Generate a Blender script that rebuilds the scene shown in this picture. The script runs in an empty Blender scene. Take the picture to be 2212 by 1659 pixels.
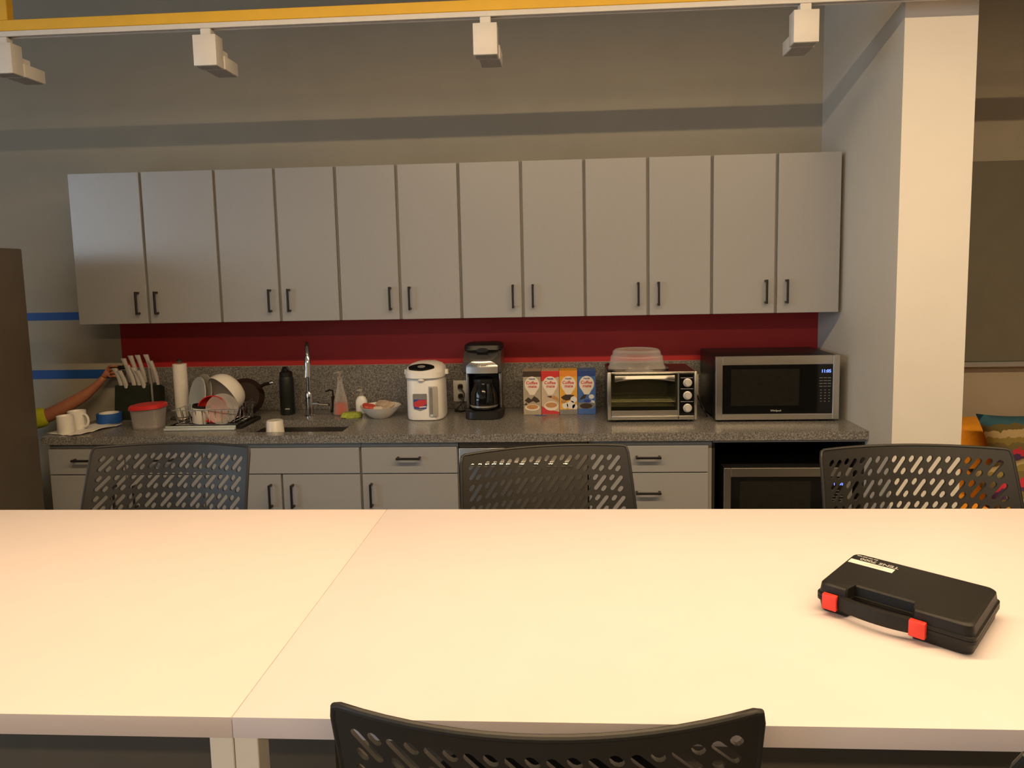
import bpy, bmesh, math, random
from mathutils import Vector, Matrix
from mathutils.geometry import delaunay_2d_cdt

S = bpy.context.scene
COL = S.collection
PI = math.pi
random.seed(7)

# ------------------------------------------------------------------ camera, world, lights, exposure
cam_d = bpy.data.cameras.new('camera')
cam = bpy.data.objects.new('camera', cam_d)
COL.objects.link(cam)
S.camera = cam
yaw, pitch, roll = -0.05634936616, -0.09697493507, -0.02021052184
_d = Vector((math.sin(yaw) * math.cos(pitch), math.cos(yaw) * math.cos(pitch), math.sin(pitch)))
_r0 = Vector((math.cos(yaw), -math.sin(yaw), 0))
_u0 = _r0.cross(_d)
_r = math.cos(roll) * _r0 + math.sin(roll) * _u0
_u = -math.sin(roll) * _r0 + math.cos(roll) * _u0
cam.matrix_world = Matrix(((_r.x, _u.x, -_d.x, 2.493864), (_r.y, _u.y, -_d.y, -3.762195),
                           (_r.z, _u.z, -_d.z, 1.6394), (0, 0, 0, 1)))
cam_d.sensor_width = 36
cam_d.sensor_fit = 'HORIZONTAL'
cam_d.lens = 1501.69 * 36 / 2212
cam_d.shift_x = -29.27 / 2212
cam_d.shift_y = -91.23 / 2212
cam_d.clip_start = 0.05

S.view_settings.view_transform = 'Standard'
S.view_settings.look = 'None'
S.view_settings.exposure = 0.0
S.view_settings.gamma = 1.0
S.view_settings.use_curve_mapping = False

world = bpy.data.worlds.new('daylight')
S.world = world
world.use_nodes = True
wn = world.node_tree.nodes
wn['Background'].inputs['Color'].default_value = (0.74, 0.88, 1.0, 1)
wn['Background'].inputs['Strength'].default_value = 6.5

WARM = (1.0, 0.69, 0.375)
PEND_Y, PEND_Z = -2.55, 3.07


def area(name, loc, sx, sy, power, color, rot=(0, 0, 0), portal=False):
    l = bpy.data.lights.new(name, 'AREA')
    l.shape = 'RECTANGLE'
    l.size, l.size_y = sx, sy
    l.energy = power
    l.color = color
    o = bpy.data.objects.new(name, l)
    COL.objects.link(o)
    o.location = loc
    o.rotation_euler = rot
    if portal:
        l.cycles.is_portal = True
    return o


area('pendant_and_fill_glow', (3.2, PEND_Y, PEND_Z - 0.004), 4.7, 0.07, 115, WARM)
area('pendant_and_fill_glow', (3.2, -5.5, PEND_Z - 0.004), 4.7, 0.07, 92, WARM)  # added fill lamp behind the camera, brightens the surfaces facing it
area('window_portal', (-4.42, -6.0, 2.325), 1.65, 4.4, 1, (1, 1, 1), (0, -PI / 2, 0), portal=True)
area('window_portal', (-4.42, -6.0, 0.6), 0.8, 4.4, 1, (1, 1, 1), (0, -PI / 2, 0), portal=True)

# ------------------------------------------------------------------ materials


def srgb(r, g, b):
    f = lambda c: (c / 255 / 12.92) if c <= 10 else ((c / 255 + 0.055) / 1.055) ** 2.4
    return (f(r), f(g), f(b), 1)


def mat(name, col, rough=0.5, metal=0.0, noise=0.0, nscale=30.0, bump=0.0, bscale=200.0, spec=0.5, emit=None, estr=0.0,
        stretch=None, coat=0.0):
    m = bpy.data.materials.new(name)
    m.use_nodes = True
    nt = m.node_tree
    b = nt.nodes['Principled BSDF']
    c = tuple(col[:3]) + (1,)
    b.inputs['Base Color'].default_value = c
    b.inputs['Roughness'].default_value = rough
    b.inputs['Metallic'].default_value = metal
    b.inputs['Specular IOR Level'].default_value = spec
    b.inputs['Coat Weight'].default_value = coat
    tc = nt.nodes.new('ShaderNodeTexCoord')
    src = tc.outputs['Object']
    if stretch:
        mp = nt.nodes.new('ShaderNodeMapping')
        mp.inputs['Scale'].default_value = stretch
        nt.links.new(src, mp.inputs['Vector'])
        src = mp.outputs['Vector']
    if noise > 0:
        n = nt.nodes.new('ShaderNodeTexNoise')
        n.inputs['Scale'].default_value = nscale
        n.inputs['Detail'].default_value = 4
        nt.links.new(src, n.inputs['Vector'])
        r = nt.nodes.new('ShaderNodeValToRGB')
        r.color_ramp.elements[0].position = 0.3
        r.color_ramp.elements[1].position = 0.7
        r.color_ramp.elements[0].color = tuple(x * (1 - noise) for x in c[:3]) + (1,)
        r.color_ramp.elements[1].color = tuple(min(1, x * (1 + noise)) for x in c[:3]) + (1,)
        nt.links.new(n.outputs['Fac'], r.inputs['Fac'])
        nt.links.new(r.outputs['Color'], b.inputs['Base Color'])
    if bump > 0:
        n2 = nt.nodes.new('ShaderNodeTexNoise')
        n2.inputs['Scale'].default_value = bscale
        n2.inputs['Detail'].default_value = 3
        nt.links.new(src, n2.inputs['Vector'])
        bp = nt.nodes.new('ShaderNodeBump')
        bp.inputs['Strength'].default_value = bump
        bp.inputs['Distance'].default_value = 0.002
        nt.links.new(n2.outputs['Fac'], bp.inputs['Height'])
        nt.links.new(bp.outputs['Normal'], b.inputs['Normal'])
    if emit:
        b.inputs['Emission Color'].default_value = tuple(emit[:3]) + (1,)
        b.inputs['Emission Strength'].default_value = estr
    return m


def clear(name, col, fac, rough=0.1, tint=(1, 1, 1)):
    """thin clear plastic or glass: see-through mixed with a glossy surface"""
    m = bpy.data.materials.new(name)
    m.use_nodes = True
    nt = m.node_tree
    b = nt.nodes['Principled BSDF']
    b.inputs['Base Color'].default_value = tuple(col[:3]) + (1,)
    b.inputs['Roughness'].default_value = rough
    t = nt.nodes.new('ShaderNodeBsdfTransparent')
    t.inputs['Color'].default_value = tuple(tint) + (1,)
    lw = nt.nodes.new('ShaderNodeLayerWeight')
    lw.inputs['Blend'].default_value = 0.35
    mr = nt.nodes.new('ShaderNodeMapRange')
    mr.inputs['To Min'].default_value = fac
    mr.inputs['To Max'].default_value = min(1, fac + 0.4)
    nt.links.new(lw.outputs['Facing'], mr.inputs['Value'])
    mx = nt.nodes.new('ShaderNodeMixShader')
    nt.links.new(mr.outputs['Result'], mx.inputs['Fac'])
    nt.links.new(t.outputs[0], mx.inputs[1])
    nt.links.new(b.outputs[0], mx.inputs[2])
    nt.links.new(mx.outputs[0], nt.nodes['Material Output'].inputs['Surface'])
    return m


def granite():
    m = mat('speckled_granite', (0.2, 0.19, 0.18), rough=0.22)
    nt = m.node_tree
    b = nt.nodes['Principled BSDF']
    tc = nt.nodes.new('ShaderNodeTexCoord')
    n = nt.nodes.new('ShaderNodeTexNoise')
    n.inputs['Scale'].default_value = 150
    n.inputs['Detail'].default_value = 3
    n.inputs['Roughness'].default_value = 0.7
    nt.links.new(tc.outputs['Object'], n.inputs['Vector'])
    r = nt.nodes.new('ShaderNodeValToRGB')
    e = r.color_ramp.elements
    e[0].position = 0.36; e[0].color = (0.095, 0.093, 0.09, 1)
    e[1].position = 0.66; e[1].color = (0.36, 0.355, 0.34, 1)
    k = e.new(0.5); k.color = (0.19, 0.185, 0.18, 1)
    nt.links.new(n.outputs['Fac'], r.inputs['Fac'])
    nt.links.new(r.outputs['Color'], b.inputs['Base Color'])
    return m


def stripes():
    m = mat('woven_stripes', (0.3, 0.1, 0.1), rough=0.9)
    nt = m.node_tree
    b = nt.nodes['Principled BSDF']
    tc = nt.nodes.new('ShaderNodeTexCoord')
    sx = nt.nodes.new('ShaderNodeSeparateXYZ')
    nt.links.new(tc.outputs['Object'], sx.inputs[0])
    n = nt.nodes.new('ShaderNodeTexNoise')
    n.inputs['Scale'].default_value = 28
    nt.links.new(tc.outputs['Object'], n.inputs['Vector'])
    ma = nt.nodes.new('ShaderNodeMath'); ma.operation = 'MULTIPLY_ADD'
    ma.inputs[1].default_value = 0.05
    nt.links.new(n.outputs['Fac'], ma.inputs[0])
    nt.links.new(sx.outputs['Z'], ma.inputs[2])
    mr = nt.nodes.new('ShaderNodeMapRange')
    mr.inputs['From Min'].default_value = -0.2
    mr.inputs['From Max'].default_value = 0.25
    nt.links.new(ma.outputs[0], mr.inputs['Value'])
    r = nt.nodes.new('ShaderNodeValToRGB')
    r.color_ramp.interpolation = 'CONSTANT'
    cols = [(95, 60, 120), (190, 40, 50), (200, 150, 40), (60, 90, 95), (180, 60, 40), (205, 160, 50), (75, 105, 105), (205, 160, 55),
            (110, 100, 50), (70, 45, 90), (185, 45, 65), (105, 95, 60), (130, 115, 60), (170, 150, 110), (95, 85, 45), (45, 90, 110)]
    el = r.color_ramp.elements
    el[0].position = 0; el[0].color = srgb(*cols[0])
    el[1].position = 1 / 16; el[1].color = srgb(*cols[1])
    for i in range(2, 16):
        x = el.new(i / 16); x.color = srgb(*cols[i])
    nt.links.new(mr.outputs['Result'], r.inputs['Fac'])
    nt.links.new(r.outputs['Color'], b.inputs['Base Color'])
    return m


M = dict(
    wall=mat('grey_wall_paint', (0.40, 0.37, 0.30), 0.75, noise=0.03, nscale=6, bump=0.12, bscale=150),
    wallside=mat('pale_grey_wall_paint', (0.66, 0.645, 0.595), 0.7, noise=0.02, nscale=6, bump=0.1, bscale=150),
    white=mat('white_wall_paint', (0.80, 0.78, 0.74), 0.65, noise=0.02, nscale=5, bump=0.08, bscale=150),
    room=mat('cream_wall_paint', (0.58, 0.53, 0.46), 0.7, noise=0.02, nscale=5, bump=0.08, bscale=150),
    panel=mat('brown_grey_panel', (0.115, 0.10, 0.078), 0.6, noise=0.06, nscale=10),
    red=mat('red_wall_paint', (0.42, 0.018, 0.022), 0.55, noise=0.05, nscale=8),
    floor=mat('grey_floor', (0.17, 0.155, 0.135), 0.5, noise=0.15, nscale=7),
    ceiling=mat('dark_ceiling', (0.30, 0.29, 0.27), 0.8, noise=0.05),
    cab=mat('grey_laminate', (0.345, 0.352, 0.37), 0.30, spec=0.85, noise=0.025, nscale=60, stretch=(6, 6, 1)),
    cabbody=mat('grey_cabinet_frame', (0.30, 0.305, 0.31), 0.5, noise=0.03, nscale=40),
    handle=mat('black_metal', (0.012, 0.012, 0.012), 0.4, noise=0.1),
    granite=granite(),
    steel=mat('brushed_steel', (0.68, 0.66, 0.62), 0.32, 1.0, noise=0.06, nscale=40, stretch=(1, 30, 30)),
    polished=mat('polished_steel', (0.62, 0.60, 0.57), 0.16, 1.0, noise=0.03),
    steeldark=mat('dark_steel', (0.30, 0.28, 0.26), 0.35, 1.0, noise=0.05),
    chrome=mat('chrome', (0.82, 0.82, 0.82), 0.14, 1.0, noise=0.02),
    blackplastic=mat('black_plastic', (0.010, 0.010, 0.011), 0.4, noise=0.1),
    blackgloss=mat('black_glass', (0.006, 0.006, 0.006), 0.08, noise=0.05),
    window=mat('dark_oven_window', (0.016, 0.016, 0.013), 0.15, noise=0.1),
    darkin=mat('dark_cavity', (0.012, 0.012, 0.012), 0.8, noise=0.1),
    stool=mat('charcoal_plastic', (0.018, 0.0175, 0.017), 0.45, noise=0.08, nscale=80, bump=0.08, bscale=700),
    table=mat('white_table_laminate', (0.745, 0.675, 0.70), 0.4, noise=0.012, nscale=12),
    tableleg=mat('cream_leg_paint', (0.78, 0.76, 0.71), 0.45, noise=0.02),
    yellow=mat('yellow_paint', (0.92, 0.54, 0.04), 0.5, noise=0.04, nscale=10),
    trackw=mat('white_enamel', (0.80, 0.78, 0.75), 0.45, noise=0.02),
    trackunder=mat('grey_plastic', (0.36, 0.36, 0.36), 0.5, noise=0.15, nscale=120),
    whiteplastic=mat('white_plastic', (0.88, 0.88, 0.87), 0.35, noise=0.02),
    ceramic=mat('white_ceramic', (0.82, 0.80, 0.76), 0.2, noise=0.02),
    paper=mat('white_paper', (0.80, 0.78, 0.74), 0.9, noise=0.04, nscale=60, bump=0.2, bscale=300),
    blue=mat('blue_masking_tape', (0.012, 0.09, 0.38), 0.6, noise=0.1, nscale=50),
    fridge=mat('dark_taupe_metal', (0.105, 0.085, 0.066), 0.5, noise=0.06, nscale=8),
    redplastic=mat('red_plastic', (0.62, 0.03, 0.03), 0.4, noise=0.05),
    latch=mat('bright_red_latch', (0.80, 0.045, 0.03), 0.4, noise=0.03),
    label=mat('pale_label', (0.75, 0.74, 0.72), 0.5, noise=0.02),
    print_grey=mat('grey_print', (0.42, 0.42, 0.42), 0.5, noise=0.02),
    case=mat('black_case_plastic', (0.009, 0.0085, 0.008), 0.48, noise=0.1, nscale=90, bump=0.15, bscale=900, spec=0.35),
    knife=mat('pale_steel_handle', (0.62, 0.60, 0.57), 0.35, 0.15, noise=0.05),
    block=mat('dark_green_block', (0.018, 0.022, 0.014), 0.4, noise=0.2, nscale=20),
    clearp=clear('clear_plastic', (0.85, 0.83, 0.80), 0.07, 0.15),
    clearg=clear('clear_glass', (0.85, 0.85, 0.85), 0.08, 0.05),
    frost=clear('frosted_plastic', (0.72, 0.68, 0.66), 0.24, 0.35),
    oveng=clear('tinted_oven_glass', (0.05, 0.05, 0.04), 0.10, 0.06, (0.8, 0.8, 0.66)),
    pane=clear('window_glass', (0.8, 0.85, 0.9), 0.04, 0.02),
    soapred=mat('orange_red_liquid', (0.55, 0.07, 0.03), 0.2, noise=0.08),
    sponge=mat('lime_sponge', (0.38, 0.45, 0.07), 0.9, noise=0.25, nscale=120),
    brown=mat('dark_brown_pan', (0.022, 0.012, 0.009), 0.62, spec=0.3, noise=0.1),
    bottle=mat('dark_green_black', (0.012, 0.016, 0.014), 0.4, noise=0.1),
    greyblue=mat('pale_blue_ceramic', (0.55, 0.62, 0.66), 0.25, noise=0.03),
    greyplate=mat('grey_beige_plate', (0.42, 0.39, 0.34), 0.3, noise=0.03),
    skin=mat('skin', (0.46, 0.18, 0.10), 0.5, noise=0.08, nscale=40),
    shirt=mat('neon_yellow_cloth', (0.62, 0.66, 0.03), 0.85, noise=0.06, nscale=60),
    trousers=mat('dark_blue_denim', (0.03, 0.04, 0.07), 0.9, noise=0.15, nscale=90),
    hair=mat('dark_hair', (0.015, 0.011, 0.008), 0.6, noise=0.2, nscale=120),
    orange=mat('orange_fabric', (0.90, 0.37, 0.016), 0.85, noise=0.06, nscale=50, bump=0.2, bscale=400),
    board=mat('dark_grey_board', (0.17, 0.16, 0.125), 0.45, noise=0.04, nscale=8),
    stripes=stripes(),
    tan=mat('tan_packets', (0.50, 0.40, 0.30), 0.6, noise=0.25, nscale=60),
    packet=mat('red_packet', (0.55, 0.08, 0.06), 0.5, noise=0.25, nscale=40),
    blueled=mat('blue_display', (0.02, 0.02, 0.1), 0.5, emit=(0.16, 0.26, 1.0), estr=2.2),
    inkred=mat('ink_red', (0.55, 0.04, 0.05), 0.6, noise=0.03),
    inkblue=mat('ink_blue', (0.03, 0.06, 0.30), 0.6, noise=0.03),
    inkcream=mat('ink_cream', (0.78, 0.70, 0.58), 0.6, noise=0.03),
    inkbrown=mat('ink_brown', (0.05, 0.028, 0.018), 0.6, noise=0.1),
    inkcoffee=mat('ink_coffee', (0.50, 0.25, 0.09), 0.6, noise=0.1),
    inkgrey=mat('ink_grey', (0.22, 0.22, 0.22), 0.6, noise=0.1),
    box1=mat('taupe_carton', (0.40, 0.34, 0.25), 0.55, noise=0.05),
    box2=mat('cream_carton', (0.55, 0.43, 0.30), 0.55, noise=0.05),
    box3=mat('yellow_carton', (0.75, 0.38, 0.04), 0.55, noise=0.05),
    box4=mat('blue_carton', (0.06, 0.15, 0.42), 0.55, noise=0.05),
    cartonred=mat('red_carton', (0.60, 0.03, 0.03), 0.55, noise=0.05),
    cartonblue=mat('navy_carton', (0.02, 0.05, 0.22), 0.55, noise=0.05),
    cartonorange=mat('orange_carton', (0.75, 0.25, 0.03), 0.55, noise=0.05),
)

# ------------------------------------------------------------------ mesh helpers


class MB:
    def __init__(s):
        s.bm = bmesh.new()
        s.mi = 0

    def _faces(s, fs):
        for f in fs:
            f.material_index = s.mi
        return s

    def box(s, x0, y0, z0, x1, y1, z1, bev=0.0, seg=2, mtx=None):
        tmp = bmesh.new()
        vs = [tmp.verts.new((x, y, z)) for x in (x0, x1) for y in (y0, y1) for z in (z0, z1)]
        for q in ((0, 1, 3, 2), (4, 6, 7, 5), (0, 4, 5, 1), (2, 3, 7, 6), (0, 2, 6, 4), (1, 5, 7, 3)):
            tmp.faces.new([vs[i] for i in q])
        if bev > 0:
            bmesh.ops.bevel(tmp, geom=tmp.edges[:], offset=bev, segments=seg, affect='EDGES', profile=0.5)
        s.join(tmp, mtx)
        return s

    def join(s, tmp, mtx=None):
        mp = {}
        for v in tmp.verts:
            mp[v] = s.bm.verts.new((mtx @ v.co) if mtx else v.co)
        for f in tmp.faces:
            try:
                nf = s.bm.faces.new([mp[v] for v in f.verts])
                nf.material_index = s.mi
            except ValueError:
                pass
        tmp.free()

    def rings(s, rings, cap0=True, cap1=True, closed=True):
        R = [[s.bm.verts.new(p) for p in r] for r in rings]
        fs = []
        for a, b in zip(R[:-1], R[1:]):
            n = len(a)
            for i in range(n if closed else n - 1):
                j = (i + 1) % n
                fs.append(s.bm.faces.new((a[i], a[j], b[j], b[i])))
        if cap0:
            fs.append(s.bm.faces.new(R[0][::-1]))
        if cap1:
            fs.append(s.bm.faces.new(R[-1]))
        return s._faces(fs)

    def cyl(s, p0, p1, r, n=16, r2=None):
        return s.tube([p0, p1], r, n, r2)

    def tube(s, pts, r, n=8, r2=None):
        pts = [Vector(p) for p in pts]
        k = len(pts)
        out = []
        up = None
        for i, p in enumerate(pts):
            t = (pts[min(i + 1, k - 1)] - pts[max(i - 1, 0)]).normalized()
            if up is None:
                up = Vector((0, 0, 1)) if abs(t.z) < 0.9 else Vector((1, 0, 0))
            a = t.cross(up).normalized()
            up = a.cross(t).normalized()
            rr = r if r2 is None else r + (r2 - r) * i / (k - 1)
            out.append([p + rr * (math.cos(2 * PI * j / n) * a + math.sin(2 * PI * j / n) * up) for j in range(n)])
        return s.rings(out)

    def lathe(s, prof, n=28, c=(0, 0, 0), cap0=True, cap1=True, mtx=None):
        c = Vector(c)
        R = []
        for r, z in prof:
            R.append([c + Vector((r * math.cos(2 * PI * j / n), r * math.sin(2 * PI * j / n), z)) for j in range(n)])
        if mtx:
            R = [[mtx @ p for p in q] for q in R]
        return s.rings(R, cap0, cap1)

    def loft(s, secs, n=32, mtx=None):
        """sections (z, cx, cy, rx, ry, exponent)"""
        R = []
        for z, cx, cy, rx, ry, e in secs:
            q = []
            for j in range(n):
                a = 2 * PI * (j + 0.5) / n
                ca, sa = math.cos(a), math.sin(a)
                q.append(Vector((cx + rx * math.copysign(abs(ca) ** (2 / e), ca), cy + ry * math.copysign(abs(sa) ** (2 / e), sa), z)))
            R.append([mtx @ p for p in q] if mtx else q)
        return s.rings(R)

    def prism(s, poly, d0, d1, axis='z', mtx=None):
        f = {'z': lambda a, b, d: (a, b, d), 'y': lambda a, b, d: (a, d, b), 'x': lambda a, b, d: (d, a, b)}[axis]
        R = [[Vector(f(a, b, d)) for a, b in poly] for d in (d0, d1)]
        if mtx:
            R = [[mtx @ p for p in q] for q in R]
        return s.rings(R)

    def ball(s, c, rx, ry, rz, n=16, m=10):
        tmp = bmesh.new()
        bmesh.ops.create_uvsphere(tmp, u_segments=n, v_segments=m, radius=1)
        s.join(tmp, Matrix.Translation(c) @ Matrix.Diagonal((rx, ry, rz, 1)))
        return s

    def text(s, string, size, mtx, depth=0.0004):
        cu = bpy.data.curves.new('t', 'FONT')
        cu.body = string
        cu.size = size
        cu.align_x = 'CENTER'
        cu.align_y = 'CENTER'
        cu.resolution_u = 2
        cu.offset = size * 0.022
        cu.extrude = depth
        o = bpy.data.objects.new('t', cu)
        COL.objects.link(o)
        dg = bpy.context.evaluated_depsgraph_get()
        me = bpy.data.meshes.new_from_object(o.evaluated_get(dg))
        tmp = bmesh.new()
        tmp.from_mesh(me)
        bpy.data.objects.remove(o)
        bpy.data.curves.remove(cu)
        bpy.data.meshes.remove(me)
        s.join(tmp, mtx)
        return s


def obj(name, mb, mats, parent=None, label=None, ang=35):
    if not isinstance(mats, (list, tuple)):
        mats = [mats]
    bm = mb.bm
    bmesh.ops.recalc_face_normals(bm, faces=bm.faces[:])
    me = bpy.data.meshes.new(name)
    bm.to_mesh(me)
    bm.free()
    for m in mats:
        me.materials.append(M[m] if isinstance(m, str) else m)
    me.shade_smooth()
    me.set_sharp_from_angle(angle=math.radians(ang))
    o = bpy.data.objects.new(name, me)
    COL.objects.link(o)
    if parent:
        o.parent = parent
    if label:
        o['label'] = label
    return o


def tag(o, label, cat, group=None):
    o['label'] = label
    o['category'] = cat
    if group:
        o['group'] = group
    return o


def thing(name, label, cat, loc=(0, 0, 0), rotz=0.0, group=None):
    o = bpy.data.objects.new(name, None)
    o.empty_display_size = 0.05
    COL.objects.link(o)
    o.location = loc
    o.rotation_euler = (0, 0, rotz)
    return tag(o, label, cat, group)


def solo(name, mb, mats, label, cat, loc=(0, 0, 0), rotz=0.0, group=None):
    o = obj(name, mb, mats)
    o.location = loc
    o.rotation_euler = (0, 0, rotz)
    return tag(o, label, cat, group)


def struct(name, mb, mats, parent=None):
    o = obj(name, mb, mats, parent)
    o['kind'] = 'structure'
    return o


def copy_tree(o, loc, rotz, label, parent=None):
    c = o.copy()
    COL.objects.link(c)
    c.parent = parent
    if parent is None:
        c.location = loc
        c.rotation_euler = (0, 0, rotz)
        c['label'] = label
    for ch in list(o.children):
        copy_tree(ch, None, None, None, c)
    return c


def front(x, y, z):
    """matrix that stands flat text up on a face looking towards -Y"""
    return Matrix.Translation((x, y, z)) @ Matrix.Rotation(PI / 2, 4, 'X')


def ell(rx, rz, n=20, cx=0, cz=0):
    return [(cx + rx * math.cos(2 * PI * i / n), cz + rz * math.sin(2 * PI * i / n)) for i in range(n)]


# ------------------------------------------------------------------ the room
XR, XL = 3.839, -4.5
struct('floor', MB().box(XL, -8.5, -0.1, 8.5, 0.0, 0.0), 'floor')
struct('ceiling', MB().box(XL, -8.5, 3.55, 8.5, 0.0, 3.65), 'ceiling')
wb = struct('wall_back', MB().box(XL, 0.0, -0.1, 8.5, 0.12, 3.65), 'wall')
struct('red_paint_band', MB().box(0.004, -0.0012, 1.16, XR - 0.001, 0.0, 1.44), 'red', wb)
# the wing wall at the right end of the kitchen: grey kitchen side, white front
b = MB()
b.box(XR, -0.8617, 0, 4.117, 0.0, 3.55)
for f in b.bm.faces:
    f.material_index = 1 if f.calc_center_median().y < -0.86 else 0
struct('wall_wing', b, ['wallside', 'white'])
struct('wall_right', MB().box(8.5, -8.5, -0.1, 8.62, 0.12, 3.65), 'room')
struct('wall_front', MB().box(XL, -8.62, -0.1, 8.5, -8.5, 3.65), 'white')
WY0, WY1 = -8.2, -3.8
BANDS = ((0.2, 1.0), (1.5, 3.15))
b = MB()
b.box(XL - 0.12, -8.5, -0.1, XL, WY0, 3.65)
b.box(XL - 0.12, WY1, -0.1, XL, 0.12, 3.65)
b.box(XL - 0.12, WY0, -0.1, XL, WY1, 0.2)
b.box(XL - 0.12, WY0, 1.0, XL, WY1, 1.5)
b.box(XL - 0.12, WY0, 3.15, XL, WY1, 3.65)
struct('wall_left', b, 'room')
ym = (WY0 + WY1) / 2
for n_, (z0, z1) in enumerate(BANDS):
    b = MB()
    for y in (WY0, ym - 0.03, WY1 - 0.06):
        b.box(XL - 0.09, y, z0, XL - 0.03, y + 0.06, z1)
    b.box(XL - 0.09, WY0, z0, XL - 0.03, WY1, z0 + 0.06)
    b.box(XL - 0.09, WY0, z1 - 0.06, XL - 0.03, WY1, z1)
    w1 = struct('window_%d' % (n_ + 1), b, 'trackw')
    obj('pane', MB().box(XL - 0.064, WY0 + 0.06, z0 + 0.06, XL - 0.058, ym - 0.03, z1 - 0.06), 'pane', w1)
    obj('pane', MB().box(XL - 0.064, ym + 0.03, z0 + 0.06, XL - 0.058, WY1 - 0.06, z1 - 0.06), 'pane', w1)

# pendant over the tables, plus an unseen fill lamp added behind the camera
for y, lb in ((PEND_Y, 'long linear pendant lamp hanging over the white tables'), (-5.5, 'unseen long fill lamp added behind the camera')):
    t = thing('pendant_and_fill_lamp', lb, 'lamp', (3.2, y, PEND_Z))
    b = MB().box(-2.35, -0.055, 0.0, 2.35, 0.055, 0.05, 0.004)
    obj('housing', b, 'trackw', t)
    for x in (-2.0, 2.0):
        obj('cable', MB().cyl((x, 0, 0.05), (x, 0, 3.55 - PEND_Z), 0.003, 8), 'steeldark', t)

# ------------------------------------------------------------------ wall cabinets
W0, W1 = 0.3805, 0.30627
UZ0, UZ1, UD = 1.427, 2.187, 0.329


def bar_handle(parent, x, y, z, length, vertical=True):
    """pull with two feet; y is the face it stands on"""
    b = MB()
    h = length / 2
    if vertical:
        b.box(x - 0.005, y - 0.032, z - h, x + 0.005, y - 0.022, z + h, 0.002, 1)
        for s in (-1, 1):
            b.box(x - 0.005, y - 0.026, z + s * (h - 0.006) - 0.005, x + 0.005, y, z + s * (h - 0.006) + 0.005, 0.001, 1)
    else:
        b.box(x - h, y - 0.032, z - 0.005, x + h, y - 0.022, z + 0.005, 0.002, 1)
        for s in (-1, 1):
            b.box(x + s * (h - 0.006) - 0.005, y - 0.026, z - 0.005, x + s * (h - 0.006) + 0.005, y, z + 0.005, 0.001, 1)
    return obj('handle', b, 'handle', parent, 'black bar pull handle')


def panel_door(name, parent, x0, x1, z0, z1, yf, th=0.019):
    return obj(name, MB().box(x0, yf, z0, x1, yf + th, z1, 0.0015, 1), 'cab', parent)


place = ['far left, above the mugs and paper towel roll', 'second from the left, above the dish rack and sink',
         'third from the left, above the white water boiler', 'third from the right, above the coffee maker',
         'second from the right, above the toaster oven', 'far right, above the microwave']
x = 0.0
for i in range(6):
    w = W0 if i == 0 else W1
    t = thing('wall_cabinet', 'grey two-door wall cabinet, ' + place[i], 'cabinet', (x, 0, UZ0), group='grey wall cabinets')
    h = UZ1 - UZ0
    obj('body', MB().box(0.0005, -UD + 0.0195, 0.0, 2 * w - 0.0005, -0.0015, h - 0.002), 'cabbody', t)
    g = 0.007
    for k in (0, 1):
        d = panel_door('door', t, k * w + g, (k + 1) * w - g, 0.0, h, -UD)
        bar_handle(d, w + (-0.049 if k == 0 else 0.049), -UD, 0.105, 0.116)
    x += 2 * w

# ------------------------------------------------------------------ base cabinets
CZ, CT, CD = 0.914, 0.876, 0.648
YF = -0.63
DZ0, DZ1, DG = 0.7265, 0.849, 0.7215


def base_unit(name, label, x0, x1, cat='cabinet'):
    t = thing(name, label, cat, (x0, 0, 0), group='grey base cabinets')
    w = x1 - x0
    b = MB()
    yb = YF + 0.0195
    b.box(0.0008, yb, 0.1, 0.018, -0.002, CT - 0.001).box(w - 0.018, yb, 0.1, w - 0.0008, -0.002, CT - 0.001)
    b.box(0.018, -0.014, 0.1, w - 0.018, -0.002, CT - 0.001).box(0.018, yb, 0.1, w - 0.018, -0.014, 0.118)
    b.box(0.018, yb, CT - 0.04, w - 0.018, yb + 0.012, CT - 0.001).box(0.018, yb, DZ0 - 0.02, w - 0.018, yb + 0.012, DZ0 + 0.012)
    b.box(w / 2 - 0.02, yb, 0.118, w / 2 + 0.02, yb + 0.012, DZ0 - 0.02)
    b.box(0.0008, YF + 0.075, 0.0, w - 0.0008, -0.05, 0.1)
    obj('body', b, 'cabbody', t)
    return t, w


g = 0.005
t, w = base_unit('base_cabinet', 'grey base cabinet with two drawers at the left end beside the fridge', 0.012, 0.772)
for k in (0, 1):
    d = panel_door('drawer', t, k * w / 2 + g, (k + 1) * w / 2 - g, DZ0, DZ1, YF)
    bar_handle(d, (k + 0.5) * w / 2, YF, 0.7995, 0.113, False)
    d = panel_door('door', t, k * w / 2 + g, (k + 1) * w / 2 - g, 0.105, DG, YF)
    bar_handle(d, w / 2 + (-0.05 if k == 0 else 0.05), YF, 0.622, 0.113)
t, w = base_unit('sink_cabinet', 'grey sink base cabinet with a blank front panel over two doors', 0.773, 1.533)
panel_door('front_panel', t, g, w - g, DZ0, DZ1, YF)
for k in (0, 1):
    d = panel_door('door', t, k * w / 2 + g, (k + 1) * w / 2 - g, 0.105, DG, YF)
    bar_handle(d, w / 2 + (-0.053 if k == 0 else 0.053), YF, 0.622, 0.113)
t, w = base_unit('base_cabinet', 'narrow grey base cabinet of one drawer over one door, left of the dishwasher', 1.534, 1.993)
d = panel_door('drawer', t, g, w - g, DZ0, DZ1, YF)
bar_handle(d, w / 2, YF, 0.8015, 0.113, False)
d = panel_door('door', t, g, w - g, 0.105, DG, YF)
bar_handle(d, 0.048, YF, 0.6255, 0.113)
t, w = base_unit('drawer_cabinet', 'grey drawer base cabinet between dishwasher and dark oven niche', 2.596, 3.158)
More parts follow.
